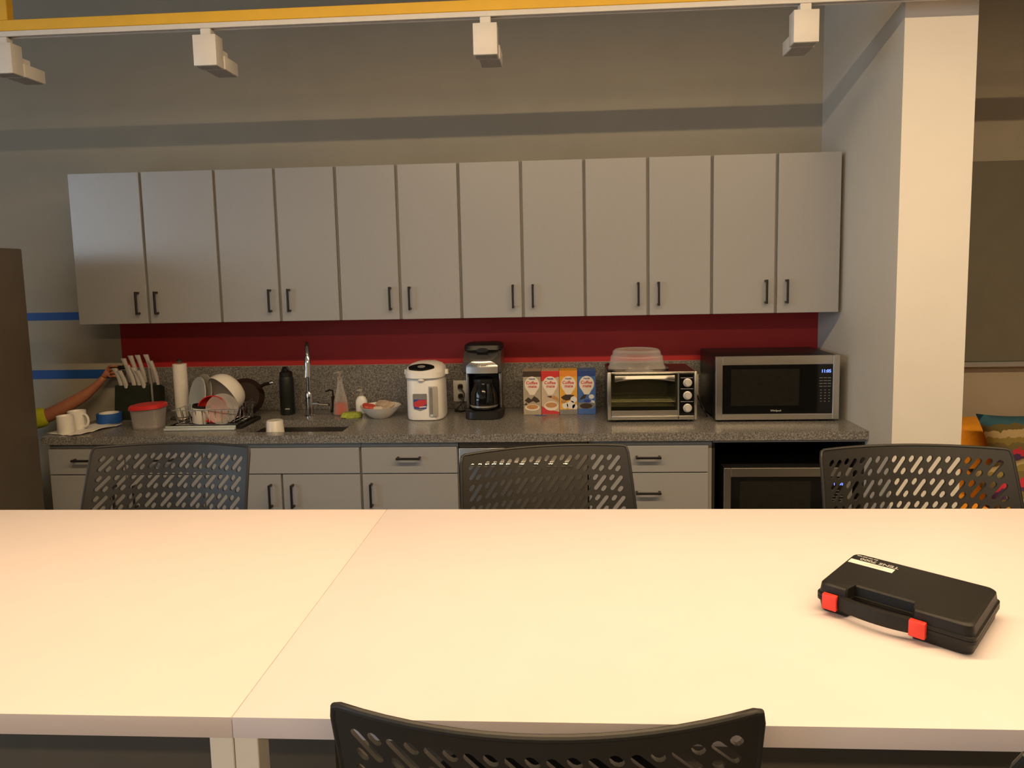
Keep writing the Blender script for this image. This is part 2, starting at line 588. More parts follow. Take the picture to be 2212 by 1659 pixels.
for z0, z1, hz in ((DZ0, DZ1, 0.7998), (0.455, DG, 0.6345), (0.105, 0.45, 0.36)):
    d = panel_door('drawer', t, g, w - 0.02, z0, z1, YF)
    bar_handle(d, 0.27, YF, hz, 0.115, False)
# niche with the lower oven
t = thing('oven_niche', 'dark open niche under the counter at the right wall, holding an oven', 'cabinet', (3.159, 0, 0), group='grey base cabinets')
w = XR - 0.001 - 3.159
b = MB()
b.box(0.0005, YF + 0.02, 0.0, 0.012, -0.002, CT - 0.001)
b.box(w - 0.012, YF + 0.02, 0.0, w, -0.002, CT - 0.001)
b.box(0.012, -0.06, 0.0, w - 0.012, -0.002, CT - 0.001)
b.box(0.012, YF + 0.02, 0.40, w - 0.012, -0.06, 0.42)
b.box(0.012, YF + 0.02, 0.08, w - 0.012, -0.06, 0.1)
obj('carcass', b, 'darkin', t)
obj('top_rail', MB().box(0.0005, YF + 0.005, CT - 0.014, w, YF + 0.0195, CT - 0.001), 'cabbody', t)
d = panel_door('drawer', t, 0.012, w - g, 0.11, 0.395, YF)
bar_handle(d, w / 2, YF, 0.33, 0.115, False)

# dishwasher
t = thing('dishwasher', 'stainless steel dishwasher under the counter behind the middle stool', 'dishwasher', (1.995, 0, 0))
obj('body', MB().box(0.002, YF + 0.03, 0.02, 0.597, -0.01, CT - 0.002), 'darkin', t)
obj('door_panel', MB().box(0.004, YF - 0.005, 0.11, 0.595, YF + 0.03, 0.845, 0.003, 2), 'steel', t)
obj('control_strip', MB().box(0.004, YF, 0.848, 0.595, YF + 0.03, CT - 0.003, 0.002, 1), 'steeldark', t)
obj('toe_kick', MB().box(0.004, YF + 0.06, 0.0, 0.595, YF + 0.08, 0.105), 'blackplastic', t)
b = MB().cyl((0.06, YF - 0.045, 0.778), (0.54, YF - 0.045, 0.778), 0.011, 14)
for x in (0.08, 0.52):
    b.cyl((x, YF - 0.045, 0.778), (x, YF - 0.005, 0.778), 0.008, 10)
obj('handle', b, 'chrome', t, 'bright round bar handle')

# ------------------------------------------------------------------ countertop, splash, sink
t = thing('countertop', 'speckled grey stone countertop running along the red wall', 'countertop', (0, 0, 0))
SX0, SX1, SY0, SY1 = 0.935, 1.435, -0.575, -0.30
b = MB()
b.box(0.0, -CD, CT, SX0, -0.002, CZ, 0)
b.box(SX1, -CD, CT, XR - 0.002, -0.002, CZ, 0)
b.box(SX0, -CD, CT, SX1, SY0, CZ, 0)
b.box(SX0, SY1, CT, SX1, -0.002, CZ, 0)
obj('slab', b, 'granite', t)
obj('backsplash', MB().box(0.0, -0.022, CZ + 0.0003, XR - 0.002, -0.002, 1.158, 0.0015, 1), 'granite', t)

t = thing('sink', 'undermount steel kitchen sink set in the grey counter', 'sink', (0, 0, CT))
b = MB()
e = 0.006
b.box(SX0 - e, SY0 - e, -0.2, SX1 + e, SY1 + e, -0.195)
b.box(SX0 - e, SY0 - e, -0.195, SX0, SY1 + e, -0.0005)
b.box(SX1, SY0 - e, -0.195, SX1 + e, SY1 + e, -0.0005)
b.box(SX0, SY0 - e, -0.195, SX1, SY0, -0.0005)
b.box(SX0, SY1, -0.195, SX1, SY1 + e, -0.0005)
obj('basin', b, 'steeldark', t)
obj('drain', MB().lathe([(0.0, 0.0), (0.045, 0.0), (0.045, 0.004), (0.035, 0.004), (0.03, 0.001)], 24, (1.18, -0.42, -0.1945)), 'chrome', t)

# faucet
t = thing('faucet', 'chrome gooseneck faucet with pull-down spray head behind the sink', 'faucet', (1.147, -0.215, CZ))
obj('base', MB().lathe([(0.027, 0), (0.027, 0.006), (0.021, 0.012), (0.019, 0.10), (0.02, 0.125), (0.014, 0.135)], 24), 'chrome', t)
pts = [(0, 0, 0.13), (0, 0, 0.30)]
hx, hy = 0.063, -0.16
for k in range(1, 13):
    a = PI * k / 12
    f = (1 - math.cos(a)) / 2
    pts.append((hx * f, hy * f, 0.30 + 0.095 * math.sin(a)))
pts.append((hx, hy, 0.30))
obj('spout', MB().tube(pts, 0.0105, 14), 'chrome', t)
obj('spray_head', MB().lathe([(0.0108, 0.345), (0.0165, 0.33), (0.0168, 0.285), (0.0158, 0.28), (0.0175, 0.238), (0.0165, 0.232)], 20, (0, 0, -0.335), mtx=Matrix.Translation((hx, hy, 0.335)) @ Matrix.Rotation(-0.17, 4, 'X')), 'chrome', t)
b = MB().cyl((0.018, 0, 0.068), (0.045, 0, 0.068), 0.014, 14).tube([(0.045, 0, 0.068), (0.07, -0.01, 0.066), (0.115, -0.03, 0.068)], 0.0085, 10)
obj('lever', b, 'chrome', t)

# ------------------------------------------------------------------ things on the counter, left to right
Z = CZ + 0.0004


def mug(label, x, y, rz, r=0.04, h=0.09):
    t = thing('mug', label, 'mug', (x, y, Z + 0.0016), rz, 'white mugs')
    obj('cup', MB().lathe([(r * 0.9, 0), (r, 0.006), (r, h), (r - 0.003, h + 0.001), (r - 0.005, h - 0.002), (r - 0.005, 0.01), (0.001, 0.009)], 28), 'ceramic', t)
    pts = [(r - 0.002, 0, h * 0.82)]
    for k in range(9):
        a = PI / 2 - PI * k / 8
        pts.append((r + 0.006 + 0.026 * math.cos(a), 0, h * 0.5 + 0.031 * math.sin(a)))
    pts.append((r - 0.002, 0, h * 0.18))
    obj('handle', MB().tube(pts, 0.0055, 8), 'ceramic', t)
    return t


b = MB()
rng = random.Random(3)
nx, ny = 9, 9
gv = [[b.bm.verts.new((0.105 * (i / 8 - 0.5) * 2 * (1 - 0.1 * (j % 2) * 0.3), 0.125 * (j / 8 - 0.5) * 2,
                      0.0008 + (0.010 * max(0, (i - 5)) / 3 * rng.random() if i > 5 else 0) + (0.004 * rng.random() if (i in (0, 8) or j in (0, 8)) else 0)))
       for i in range(9)] for j in range(9)]
for j in range(8):
    for i in range(8):
        b.bm.faces.new((gv[j][i], gv[j][i + 1], gv[j + 1][i + 1], gv[j + 1][i]))
o = solo('paper_towel', b, 'paper', 'folded white paper towel spread under the two mugs', 'paper towel', (0.108, -0.49, Z), -0.35)
sm = o.modifiers.new('thickness', 'SOLIDIFY'); sm.thickness = 0.0006; sm.offset = 1
mug('white mug at the counter corner, the nearer of the two on the paper towel', 0.068, -0.567, 2.3, 0.037, 0.085)
mug('white mug with its handle to the right, the rear of the two on paper towel', 0.062, -0.477, -0.25, 0.041, 0.091)

t = thing('tape_roll', 'fat roll of blue masking tape lying behind the white mugs', 'tape', (0.122, -0.322, Z))
obj('tape', MB().lathe([(0.046, 0), (0.058, 0), (0.0585, 0.004), (0.0585, 0.046), (0.058, 0.05), (0.046, 0.05), (0.046, 0.0)], 36, cap0=False, cap1=False), 'blue', t)
obj('core', MB().lathe([(0.043, 0.001), (0.0459, 0.001), (0.0459, 0.052), (0.043, 0.052), (0.043, 0.001)], 36, cap0=False, cap1=False), 'paper', t, 'pale card core')

# knife block
t = thing('knife_block', 'dark knife block full of pale handled knives, left of the paper towel roll', 'knife block', (0.205, -0.19, Z), 0.0)
poly = [(-0.075, 0.0), (0.075, 0.0), (0.085, 0.15), (0.02, 0.185), (-0.05, 0.18)]
obj('block', MB().prism(poly, -0.095, 0.095, 'x'), 'block', t)
kn = [(-0.077, -0.04, 0.275), (-0.070, 0.03, 0.318), (-0.048, -0.045, 0.262), (-0.030, 0.03, 0.333), (-0.006, -0.04, 0.290), (0.006, 0.035, 0.335),
      (0.024, -0.04, 0.278), (0.050, -0.045, 0.262), (0.056, 0.03, 0.338), (0.084, 0.02, 0.305)]
for x, y, top in kn:
    x += 0.014
    b = MB()
    pts = []
    z0 = 0.160 if y < 0 else 0.172
    for k in range(7):
        f = k / 6
        pts.append((x - 0.022 * f + 0.006 * math.sin(f * PI), y - 0.02 * f, z0 + (top - z0) * f))
    R = []
    for k, p in enumerate(pts):
        wd = 0.0105 * (0.8 + 0.45 * (k / 6) ** 2 + 0.15 * math.sin(k))
        R.append([Vector((p[0] + wd * a, p[1] + 0.006 * c, p[2])) for a, c in ((-1, -.7), (-.6, -1), (.6, -1), (1, -.7), (1, .7), (.6, 1), (-.6, 1), (-1, .7))])
    b.rings(R)
    obj('knife', b, 'knife', t)
obj('sharpening_steel', MB().cyl((0.106, -0.05, 0.002), (0.105, -0.05, 0.19), 0.006, 10).cyl((0.105, -0.05, 0.19), (0.100, -0.058, 0.27), 0.010, 12), 'steel', t)

# food container with red lid
t = thing('food_container', 'clear plastic food tub with a red lid, left of the dish rack', 'container', (0.418, -0.455, Z))
obj('tub', MB().loft([(0, 0, 0, 0.0624, 0.055, 3.4), (0.004, 0, 0, 0.0656, 0.058, 3.4), (0.095, 0, 0, 0.0752, 0.066, 3.2), (0.1, 0, 0, 0.0784, 0.07, 3.2),
                      (0.1, 0, 0, 0.0736, 0.064, 3.2), (0.008, 0, 0, 0.0632, 0.055, 3.4)], 36), 'frost', t)
b = MB().loft([(0.098, 0, 0, 0.0784, 0.07, 3), (0.100, 0, 0, 0.0816, 0.074, 3), (0.113, 0, 0, 0.0808, 0.073, 3), (0.120, 0, 0, 0.0752, 0.067, 3), (0.1195, 0, 0, 0.0680, 0.058, 3)], 36,
              Matrix.Translation((0.0, 0, 0.11)) @ Matrix.Rotation(-0.05, 4, 'Y') @ Matrix.Translation((0, 0, -0.11)))
obj('lid', b, 'redplastic', t, 'red snap-on lid')

# paper towel roll on its holder
t = thing('paper_towel_roll', 'slim roll of white paper towels upright on a holder', 'paper towel', (0.462, -0.225, Z))
obj('holder_base', MB().lathe([(0.06, 0), (0.062, 0.003), (0.06, 0.008), (0.01, 0.010)], 28), 'steeldark', t)
obj('roll', MB().lathe([(0.012, 0.0105), (0.034, 0.0105), (0.0345, 0.013), (0.0345, 0.288), (0.034, 0.29), (0.012, 0.29)], 30), 'paper', t)
obj('knob', MB().cyl((0, 0, 0.29), (0, 0, 0.3), 0.006, 10).lathe([(0.006, 0.298), (0.014, 0.302), (0.015, 0.309), (0.008, 0.316), (0.001, 0.317)], 16), 'steeldark', t)

# drain tray, rack and dishes
t = thing('drain_tray', 'black drain tray with a pale front lip under the dish rack', 'tray', (0.725, -0.40, Z), 0.03)
b = MB().box(-0.185, -0.11, 0, 0.185, 0.125, 0.006, 0.002, 1)
b.box(-0.185, -0.11, 0.006, -0.178, 0.125, 0.018, 0.002, 1).box(0.178, -0.11, 0.006, 0.185, 0.125, 0.018, 0.002, 1).box(-0.178, 0.118, 0.006, 0.178, 0.125, 0.018, 0.002, 1)
obj('tray', b, 'blackplastic', t)
b = MB().box(-0.19, -0.135, 0.0, 0.16, -0.112, 0.012, 0.004, 2).box(-0.19, -0.120, 0.012, 0.16, -0.112, 0.02, 0.003, 2)
obj('front_lip', b, 'greyblue', t, 'pale shiny front lip of the tray')

t = thing('dish_rack', 'chrome wire dish rack loaded with bowls beside the sink', 'dish rack', (0.725, -0.395, Z + 0.0065), 0.03)
RX, RY0, RY1, RH = 0.165, -0.095, 0.105, 0.085


def wire(pts, r=0.0022):
    return MB().tube(pts, r, 6)


for z, f in ((RH, 1.0), (0.012, 0.93)):
    x, y0, y1 = RX * f, RY0 * f, RY1 * f
    obj('rim_wire', wire([(-x, y0, z), (x, y0, z), (x, y1, z), (-x, y1, z), (-x, y0, z)], 0.0028), 'chrome', t)
for k in range(10):
    x = -RX + 2 * RX * (k + 0.5) / 10
    obj('cross_wire', wire([(x, RY0, RH), (x * 0.93, RY0 * 0.93, 0.012), (x * 0.93, RY1 * 0.93, 0.012), (x, RY1, RH)]), 'chrome', t)
for k in range(4):
    for s in (-1, 1):
        y = RY0 + (RY1 - RY0) * (k + 0.5) / 4
        obj('end_wire', wire([(s * RX, y, RH), (s * RX * 0.93, y * 0.93, 0.012)]), 'chrome', t)
for k in range(7):
    x = -0.08 + 0.032 * k
    obj('tine', wire([(x, RY0 + 0.05, 0.012), (x, RY0 + 0.045, 0.10), (x + 0.006, RY0 + 0.047, 0.103), (x + 0.008, RY0 + 0.05, 0.012)], 0.0018), 'chrome', t)
for s in (-1, 1):
    for y in (RY0 * 0.93, RY1 * 0.93):
        obj('foot', MB().cyl((s * 0.15, y, 0.0), (s * 0.15, y, 0.012), 0.005, 8), 'blackplastic', t)
# caddy at the right end of the rack
b = MB()
for k in range(7):
    b.tube([(RX + 0.004, -0.05 + k * 0.018, 0.02), (RX + 0.004, -0.05 + k * 0.018, 0.11)], 0.0015, 6)
for z in (0.02, 0.05, 0.08, 0.11):
    b.tube([(RX + 0.004, -0.055, z), (RX + 0.004, 0.063, z)], 0.0018, 6)
obj('wire_caddy', b, 'chrome', t)


def dish(name, label, cat, prof, loc, axis, mt, n=36):
    """a round dish leaning so that its own +Z axis points along 'axis'"""
    q = Vector(axis).normalized().to_track_quat('Z', 'Y').to_matrix().to_4x4()
    o = obj(name, MB().lathe(prof, n, mtx=q), mt)
    o.location = loc
    return tag(o, label, cat, 'dishes drying in the rack')


def bowl_prof(R, h, rb, t=0.004):
    out = [(rb, 0.0)]
    for k in range(1, 8):
        a = k / 7
        out.append((rb + (R - rb) * math.sin(a * PI / 2) ** 0.9, h * (1 - math.cos(a * PI / 2))))
    inn = [(r - t, z + t * 0.6) for r, z in out[::-1]]
    inn[0] = (R - t, h)
    inn[-1] = (0.001, t)
    return out + inn


RK = Z + 0.0065 + 0.012
dish('mixing_bowl', 'large white mixing bowl leaning on its side in the dish rack', 'bowl', bowl_prof(0.106, 0.082, 0.04), (0.812, -0.330, RK + 0.175), (-0.50, -0.70, -0.51), 'ceramic')
dish('plate', 'grey beige plate standing upright in the rack beside the white bowl', 'plate',
     [(0.05, 0), (0.055, 0.002), (0.113, 0.016), (0.113, 0.02), (0.055, 0.006), (0.001, 0.005)], (0.655, -0.335, RK + 0.118), (-0.66, -0.73, 0.18), 'greyplate')
dish('plate', 'pale blue rimmed plate standing leftmost in the dish rack', 'plate',
     [(0.05, 0), (0.055, 0.002), (0.106, 0.011), (0.106, 0.015), (0.055, 0.006), (0.001, 0.005)], (0.625, -0.345, RK + 0.111), (-0.66, -0.73, 0.20), 'greyblue')
dish('cutting_cup', 'red plastic bowl behind the clear lid in the dish rack', 'bowl', bowl_prof(0.070, 0.05, 0.03), (0.738, -0.415, RK + 0.078), (0.25, -0.93, -0.1), 'redplastic').name = 'red_bowl'
dish('container_lid', 'clear round container lid tilted at the front of the dish rack', 'lid',
     [(0.001, 0.0), (0.054, 0.0), (0.062, 0.004), (0.076, 0.004), (0.076, 0.0065), (0.06, 0.0065), (0.054, 0.003), (0.001, 0.003)], (0.80, -0.462, RK + 0.074), (0.30, -0.93, 0.22), 'frost')
t = thing('travel_cup', 'white cup with a dark open rim lying at the front of the rack', 'cup', (0.678, -0.452, RK + 0.004), 0.0, 'dishes drying in the rack')
mt = Matrix.Rotation(0.14, 4, 'Y')
obj('cup', MB().lathe([(0.035, 0), (0.037, 0.003), (0.041, 0.078), (0.038, 0.078), (0.034, 0.02), (0.001, 0.02)], 28, mtx=mt), 'ceramic', t)
obj('rim_band', MB().lathe([(0.0415, 0.078), (0.0425, 0.079), (0.042, 0.09), (0.038, 0.091), (0.037, 0.079)], 28, mtx=mt), 'blackplastic', t, 'dark rim band')
t = thing('frying_pan', 'dark brown frying pan propped up behind the dish rack', 'pan', (0.815, -0.255, Z + 0.0135))
q = Matrix.Translation((0, 0, 0.102)) @ Vector((-0.30, 0.93, -0.18)).normalized().to_track_quat('Z', 'Y').to_matrix().to_4x4()
obj('pan_body', MB().lathe([(0.001, 0), (0.075, 0), (0.099, 0.03), (0.096, 0.03), (0.073, 0.004), (0.001, 0.003)], 40, mtx=q), 'brown', t)
obj('handle', MB().tube([(0.09, 0.005, 0.155), (0.115, 0.0, 0.168), (0.155, -0.02, 0.176)], 0.009, 10), 'brown', t)
obj('handle_tip', MB().ball((0.160, -0.022, 0.178), 0.014, 0.01, 0.011), 'chrome', t, 'bright metal handle tip')

# black bottle
t = thing('water_bottle', 'black insulated water bottle standing left of the faucet', 'bottle', (1.0, -0.145, Z))
obj('body', MB().lathe([(0.036, 0), (0.038, 0.004), (0.038, 0.188), (0.034, 0.205)], 32), 'bottle', t)
obj('cap', MB().lathe([(0.034, 0.2055), (0.0335, 0.228), (0.020, 0.236), (0.012, 0.236), (0.012, 0.25), (0.001, 0.251)], 28).tube([(-0.02, 0, 0.233), (-0.014, 0, 0.254), (0.006, 0, 0.256), (0.02, 0, 0.236)], 0.005, 8), 'blackplastic', t)
obj('label_mark', MB().box(0.002, -0.0392, 0.032, 0.026, -0.0372, 0.038), 'print_grey', t, 'small pale printed mark')

# upturned cup in the sink
t = thing('tumbler', 'white cup standing upside down in the left end of the sink', 'cup', (1.078, -0.50, CT - 0.1945))
obj('cup', MB().lathe([(0.057, 0), (0.059, 0.002), (0.0385, 0.27), (0.036, 0.2745), (0.001, 0.2745)], 32), 'ceramic', t)

# soap things right of the faucet
t = thing('soap_pump', 'slim dark soap pump just right of the faucet', 'soap dispenser', (1.232, -0.09, Z))
obj('base', MB().lathe([(0.018, 0), (0.018, 0.006), (0.01, 0.01), (0.009, 0.085), (0.001, 0.086)], 18), 'brown', t)
obj('nozzle', MB().tube([(0, 0, 0.086), (0, 0, 0.115), (-0.012, -0.012, 0.122), (-0.03, -0.03, 0.116)], 0.0045, 8), 'brown', t)
t = thing('soap_bottle', 'clear tapering bottle with orange red dish soap in the bottom', 'bottle', (1.298, -0.165, Z))
obj('bottle', MB().lathe([(0.04, 0), (0.042, 0.003), (0.036, 0.07), (0.017, 0.15), (0.012, 0.185), (0.0105, 0.185), (0.0155, 0.15), (0.034, 0.07), (0.04, 0.005), (0.001, 0.003)], 32), 'clearp', t)
obj('liquid', MB().lathe([(0.0385, 0.004), (0.0393, 0.006), (0.0345, 0.062), (0.001, 0.062)], 32), 'soapred', t, 'orange red liquid soap')
obj('pump', MB().lathe([(0.014, 0.186), (0.014, 0.2), (0.006, 0.203), (0.006, 0.222), (0.012, 0.224), (0.012, 0.23), (0.001, 0.231)], 20).tube([(0, 0, 0.226), (-0.022, -0.01, 0.226), (-0.028, -0.013, 0.218)], 0.004, 8), 'clearp', t, 'clear pump top')
t = thing('soap_bottle', 'small white soap bottle with a pump behind the green sponge', 'bottle', (1.4, -0.13, Z))
obj('bottle', MB().loft([(0, 0, 0, 0.029, 0.02, 2.6), (0.004, 0, 0, 0.031, 0.022, 2.6), (0.065, 0, 0, 0.031, 0.022, 2.6), (0.085, 0, 0, 0.022, 0.016, 2.2), (0.092, 0, 0, 0.011, 0.011, 2)], 28), 'whiteplastic', t)
obj('pump', MB().lathe([(0.0115, 0.0922), (0.0115, 0.104), (0.005, 0.106), (0.005, 0.122), (0.01, 0.124), (0.009, 0.13), (0.001, 0.131)], 16).tube([(0, 0, 0.126), (-0.02, -0.01, 0.124)], 0.004, 8), 'clearp', t)
b = MB()
rng = random.Random(5)
b.loft([(0, 0, 0, 0.05, 0.03, 3), (0.004, 0, 0, 0.054, 0.033, 3), (0.018, 0.002, 0, 0.052, 0.031, 2.6), (0.024, 0, 0, 0.042, 0.024, 2.4)], 30)
for v in b.bm.verts:
    v.co += Vector((rng.uniform(-.003, .003), rng.uniform(-.003, .003), rng.uniform(0, .005) if v.co.z > 0.01 else 0))
solo('sponge', b, 'sponge', 'crumpled lime green sponge between faucet and white bowl', 'sponge', (1.378, -0.245, Z), 0.15)

# fruit-style white bowl with packets
t = thing('serving_bowl', 'wide white bowl holding red and tan packets, left of the water boiler', 'bowl', (1.533, -0.245, Z))
prof = [(0.046, 0), (0.05, 0.003), (0.062, 0.012), (0.086, 0.035), (0.106, 0.062), (0.103, 0.062), (0.083, 0.037), (0.06, 0.016), (0.001, 0.009)]
obj('bowl', MB().lathe(prof, 40), 'ceramic', t)


def packet(label, mt, loc, rot, sx, sy, sz):
    b = MB().loft([(-sz, 0, 0, sx * .9, sy * .9, 4), (-sz * .3, 0, 0, sx, sy, 4), (sz * .3, 0, 0, sx, sy, 4), (sz, 0, 0, sx * .85, sy * .85, 4)], 20)
    o = obj('packet', b, mt)
    o.location = loc
    o.rotation_euler = rot
    return tag(o, label, 'packet', 'packets in the white bowl')


packet('red packet at the left side of the white bowl', 'packet', (1.483, -0.27, Z + 0.060), (0.30, 0.25, 0.5), 0.036, 0.026, 0.008)
packet('tan packet leaning at the back of the white bowl', 'tan', (1.535, -0.205, Z + 0.064), (0.45, 0.0, -0.4), 0.04, 0.024, 0.007)
packet('tan packet lying at the right side of the white bowl', 'tan', (1.578, -0.26, Z + 0.060), (0.15, -0.35, 0.9), 0.034, 0.022, 0.007)
packet('cream packet lying at the front middle of the white bowl', 'inkcream', (1.53, -0.285, Z + 0.052), (0.2, 0.0, 0.2), 0.024, 0.02, 0.006)

# water boiler
t = thing('water_boiler', 'white electric water boiler with a dark oval control panel', 'boiler', (1.781, -0.245, Z))
obj('body', MB().loft([(0.0, 0, 0, 0.088, 0.098, 3.4), (0.004, 0, 0, 0.093, 0.104, 3.4), (0.02, 0, 0, 0.096, 0.107, 3.4), (0.2, 0, 0, 0.0955, 0.107, 3.2), (0.212, 0, 0, 0.092, 0.103, 3.2)], 48), 'whiteplastic', t)
obj('head', MB().loft([(0.2125, 0, -0.004, 0.096, 0.112, 3.0), (0.218, 0, -0.006, 0.1, 0.118, 3.0), (0.245, 0, -0.004, 0.1, 0.116, 3.0), (0.262, 0, 0.004, 0.094, 0.104, 2.7), (0.277, 0, 0.016, 0.078, 0.08, 2.4), (0.286, 0, 0.03, 0.05, 0.05, 2.2), (0.288, 0, 0.035, 0.02, 0.02, 2)], 48), 'whiteplastic', t)
q = Matrix.Translation((-0.008, -0.0835, 0.2695)) @ Matrix.Rotation(math.radians(25), 4, 'X')
obj('control_panel', MB().loft([(-0.012, 0, 0, 0.066, 0.031, 1.75), (0.002, 0, 0, 0.066, 0.031, 1.75), (0.0042, 0, 0, 0.06, 0.026, 1.75)], 36, q), 'blackgloss', t, 'dark oval control panel')
obj('panel_screen', MB().loft([(0.0043, 0, 0, 0.02, 0.012, 2), (0.0052, 0, 0, 0.019, 0.011, 2)], 24, q), 'inkgrey', t)
for s in (-1, 1):
    obj('handle_lug', MB().loft([(-0.012, 0, 0, 0.011, 0.014, 2.5), (0.012, 0, 0, 0.010, 0.012, 2.5)], 16, Matrix.Translation((s * 0.104, 0.0, 0.236))), 'whiteplastic', t)
obj('spout', MB().ball((-0.006, -0.112, 0.208), 0.017, 0.012, 0.008), 'whiteplastic', t)
obj('water_gauge', MB().box(0.028, -0.1105, 0.022, 0.074, -0.104, 0.175, 0.003, 2), 'greyplate', t, 'vertical water level window')
obj('gauge_strip', MB().box(0.034, -0.1125, 0.03, 0.048, -0.1104, 0.168, 0.001, 1), 'inkgrey', t)
obj('gauge_tip', MB().box(0.034, -0.1128, 0.022, 0.05, -0.1104, 0.034, 0.001, 1), 'greyblue', t, 'pale blue foot of the gauge')
b = MB()
sh = [(-0.036, 0.086), (-0.034, 0.09), (0.034, 0.09), (0.036, 0.086), (0.036, 0.03), (0.026, 0.012), (0.0, 0.003), (-0.026, 0.012), (-0.036, 0.03)]
sh = [(a - 0.016, c + 0.048) for a, c in sh]
b.prism(sh, -0.1085, -0.1065, 'y')
b.mi = 1
b.prism([(-0.048, 0.062), (0.016, 0.062), (0.016, 0.11), (-0.048, 0.11)], -0.1091, -0.1080, 'y')
b.mi = 2
b.prism([(-0.046, 0.074), (-0.012, 0.066), (0.016, 0.088), (0.016, 0.108), (-0.02, 0.108), (-0.048, 0.094)], -0.1096, -0.1085, 'y')
b.mi = 3
b.prism([(-0.02, 0.068), (0.014, 0.07), (0.014, 0.076), (-0.02, 0.073)], -0.11, -0.109, 'y')
obj('sticker', b, ['inkgrey', 'inkblue', 'inkred', 'label'], t, 'dark shield sticker with red and blue print')

# outlets and cords
def outlet(x, z, label, plugs):
    t = thing('wall_outlet', label, 'outlet', (x, -0.0222, z), group='outlets on the stone splash')
    obj('cover_plate', MB().box(-0.036, -0.006, -0.058, 0.036, 0, 0.058, 0.002, 2), 'whiteplastic', t)
    b = MB()
    for s in (-1, 1):
        b.box(-0.016, -0.0085, s * 0.026 - 0.016, 0.016, -0.006, s * 0.026 + 0.016, 0.002, 1)
    obj('sockets', b, 'label', t)
    return t


outlet(1.918, 1.01, 'white wall outlet with two black plugs between boiler and coffee maker', 2)
for z, lb in ((1.036, 'black plug in the upper socket beside the coffee maker, cord hanging'), (0.984, 'black plug in the lower socket beside the coffee maker, cord hanging')):
    t = thing('power_plug', lb, 'plug', (1.922, -0.0308, z), group='plugs beside the coffee maker')
    obj('plug', MB().loft([(0, 0, 0, 0.014, 0.013, 3), (0.02, 0, 0, 0.012, 0.011, 3), (0.03, 0, 0, 0.006, 0.006, 2)], 20, Matrix.Rotation(PI / 2, 4, 'X')), 'blackplastic', t)
    e = 0.0 if z > 1.0 else 0.01
    obj('cord', MB().tube([(0, -0.028, 0), (0.01, -0.05, -0.004), (0.03, -0.06, -0.03), (0.025, -0.07, -0.07), (-0.01 - e, -0.075, Z - z + 0.012), (-0.02, -0.08 - e, Z - z + 0.0045), (0.015, -0.10 - 2 * e, Z - z + 0.0045), (0.04, -0.085, Z - z + 0.0045)], 0.0035, 8), 'blackplastic', t)
outlet(3.172, 1.03, 'white wall outlet half hidden between toaster oven and microwave', 1)
t = thing('power_plug', 'black plug and sagging cord between toaster oven and microwave', 'plug', (3.172, -0.0308, 1.004))
obj('plug', MB().loft([(0, 0, 0, 0.014, 0.013, 3), (0.02, 0, 0, 0.012, 0.011, 3), (0.03, 0, 0, 0.006, 0.006, 2)], 20, Matrix.Rotation(PI / 2, 4, 'X')), 'blackplastic', t)
obj('cord', MB().tube([(0, -0.028, 0), (-0.01, -0.06, 0.02), (-0.02, -0.2, 0.03), (-0.015, -0.28, -0.005), (0.005, -0.31, -0.05), (0.02, -0.30, -0.083), (0.03, -0.24, -0.0856)], 0.0035, 8), 'blackplastic', t)

# coffee maker
t = thing('coffee_maker', 'black and steel drip coffee maker with a dark glass carafe', 'coffee maker', (2.079, -0.225, Z))
obj('base', MB().loft([(0, 0, 0, 0.094, 0.115, 4), (0.004, 0, 0, 0.098, 0.118, 4), (0.038, 0, 0, 0.096, 0.116, 4), (0.043, 0, 0, 0.088, 0.11, 4)], 36), 'blackplastic', t)
obj('tower', MB().box(-0.085, 0.03, 0.043, 0.085, 0.112, 0.232, 0.008, 2), 'blackplastic', t)
for s in (-1, 1):
    obj('side_pillar', MB().box(s * 0.084 - 0.008, -0.035, 0.0432, s * 0.084 + 0.008, 0.029, 0.232, 0.006, 2), 'steeldark', t)


def head_prof(dx):
    return [(-0.10, 0.233), (-0.107, 0.24), (-0.110, 0.295), (-0.104, 0.302), (-0.06, 0.344), (0.11, 0.344), (0.115, 0.233)]


obj('head', MB().prism([(y + 0.004, z) for y, z in head_prof(0)], -0.094, 0.094, 'x'), 'steeldark', t)
b = MB()
sec = [(-0.232, 0)]
R = []
for k in range(13):
    f = k / 12 * 2 - 1
    bulge = 0.010 * (1 - f * f)
    x = f * 0.079
    R.append([Vector((x, -0.110 - bulge, 0.236)), Vector((x, -0.107 - bulge, 0.262)), Vector((x, -0.1015 - bulge, 0.290)), Vector((x, -0.094 - bulge * 0.9, 0.304)), Vector((x, -0.070 - bulge * 0.6, 0.333)), Vector((x, -0.06, 0.3435)), Vector((x, -0.05, 0.30)), Vector((x, -0.09, 0.24))])
b.rings(R)
obj('front_panel', b, 'polished', t, 'curved polished steel front panel')
obj('badge', MB().text('Cuisinart', 0.017, front(0, -0.1172, 0.2775) @ Matrix.Rotation(-0.16, 4, 'X')), 'inkgrey', t)
obj('lid', MB().loft([(0.3445, 0, 0.025, 0.095, 0.088, 5), (0.35, 0, 0.022, 0.098, 0.096, 5), (0.37, 0, 0.026, 0.096, 0.09, 5), (0.376, 0, 0.03, 0.085, 0.08, 4)], 32), 'blackplastic', t, 'black hinged lid')
obj('lid_grip', MB().prism(ell(0.03, 0.011, 16, 0.0, 0.348), -0.085, -0.06, 'y'), 'blackplastic', t)
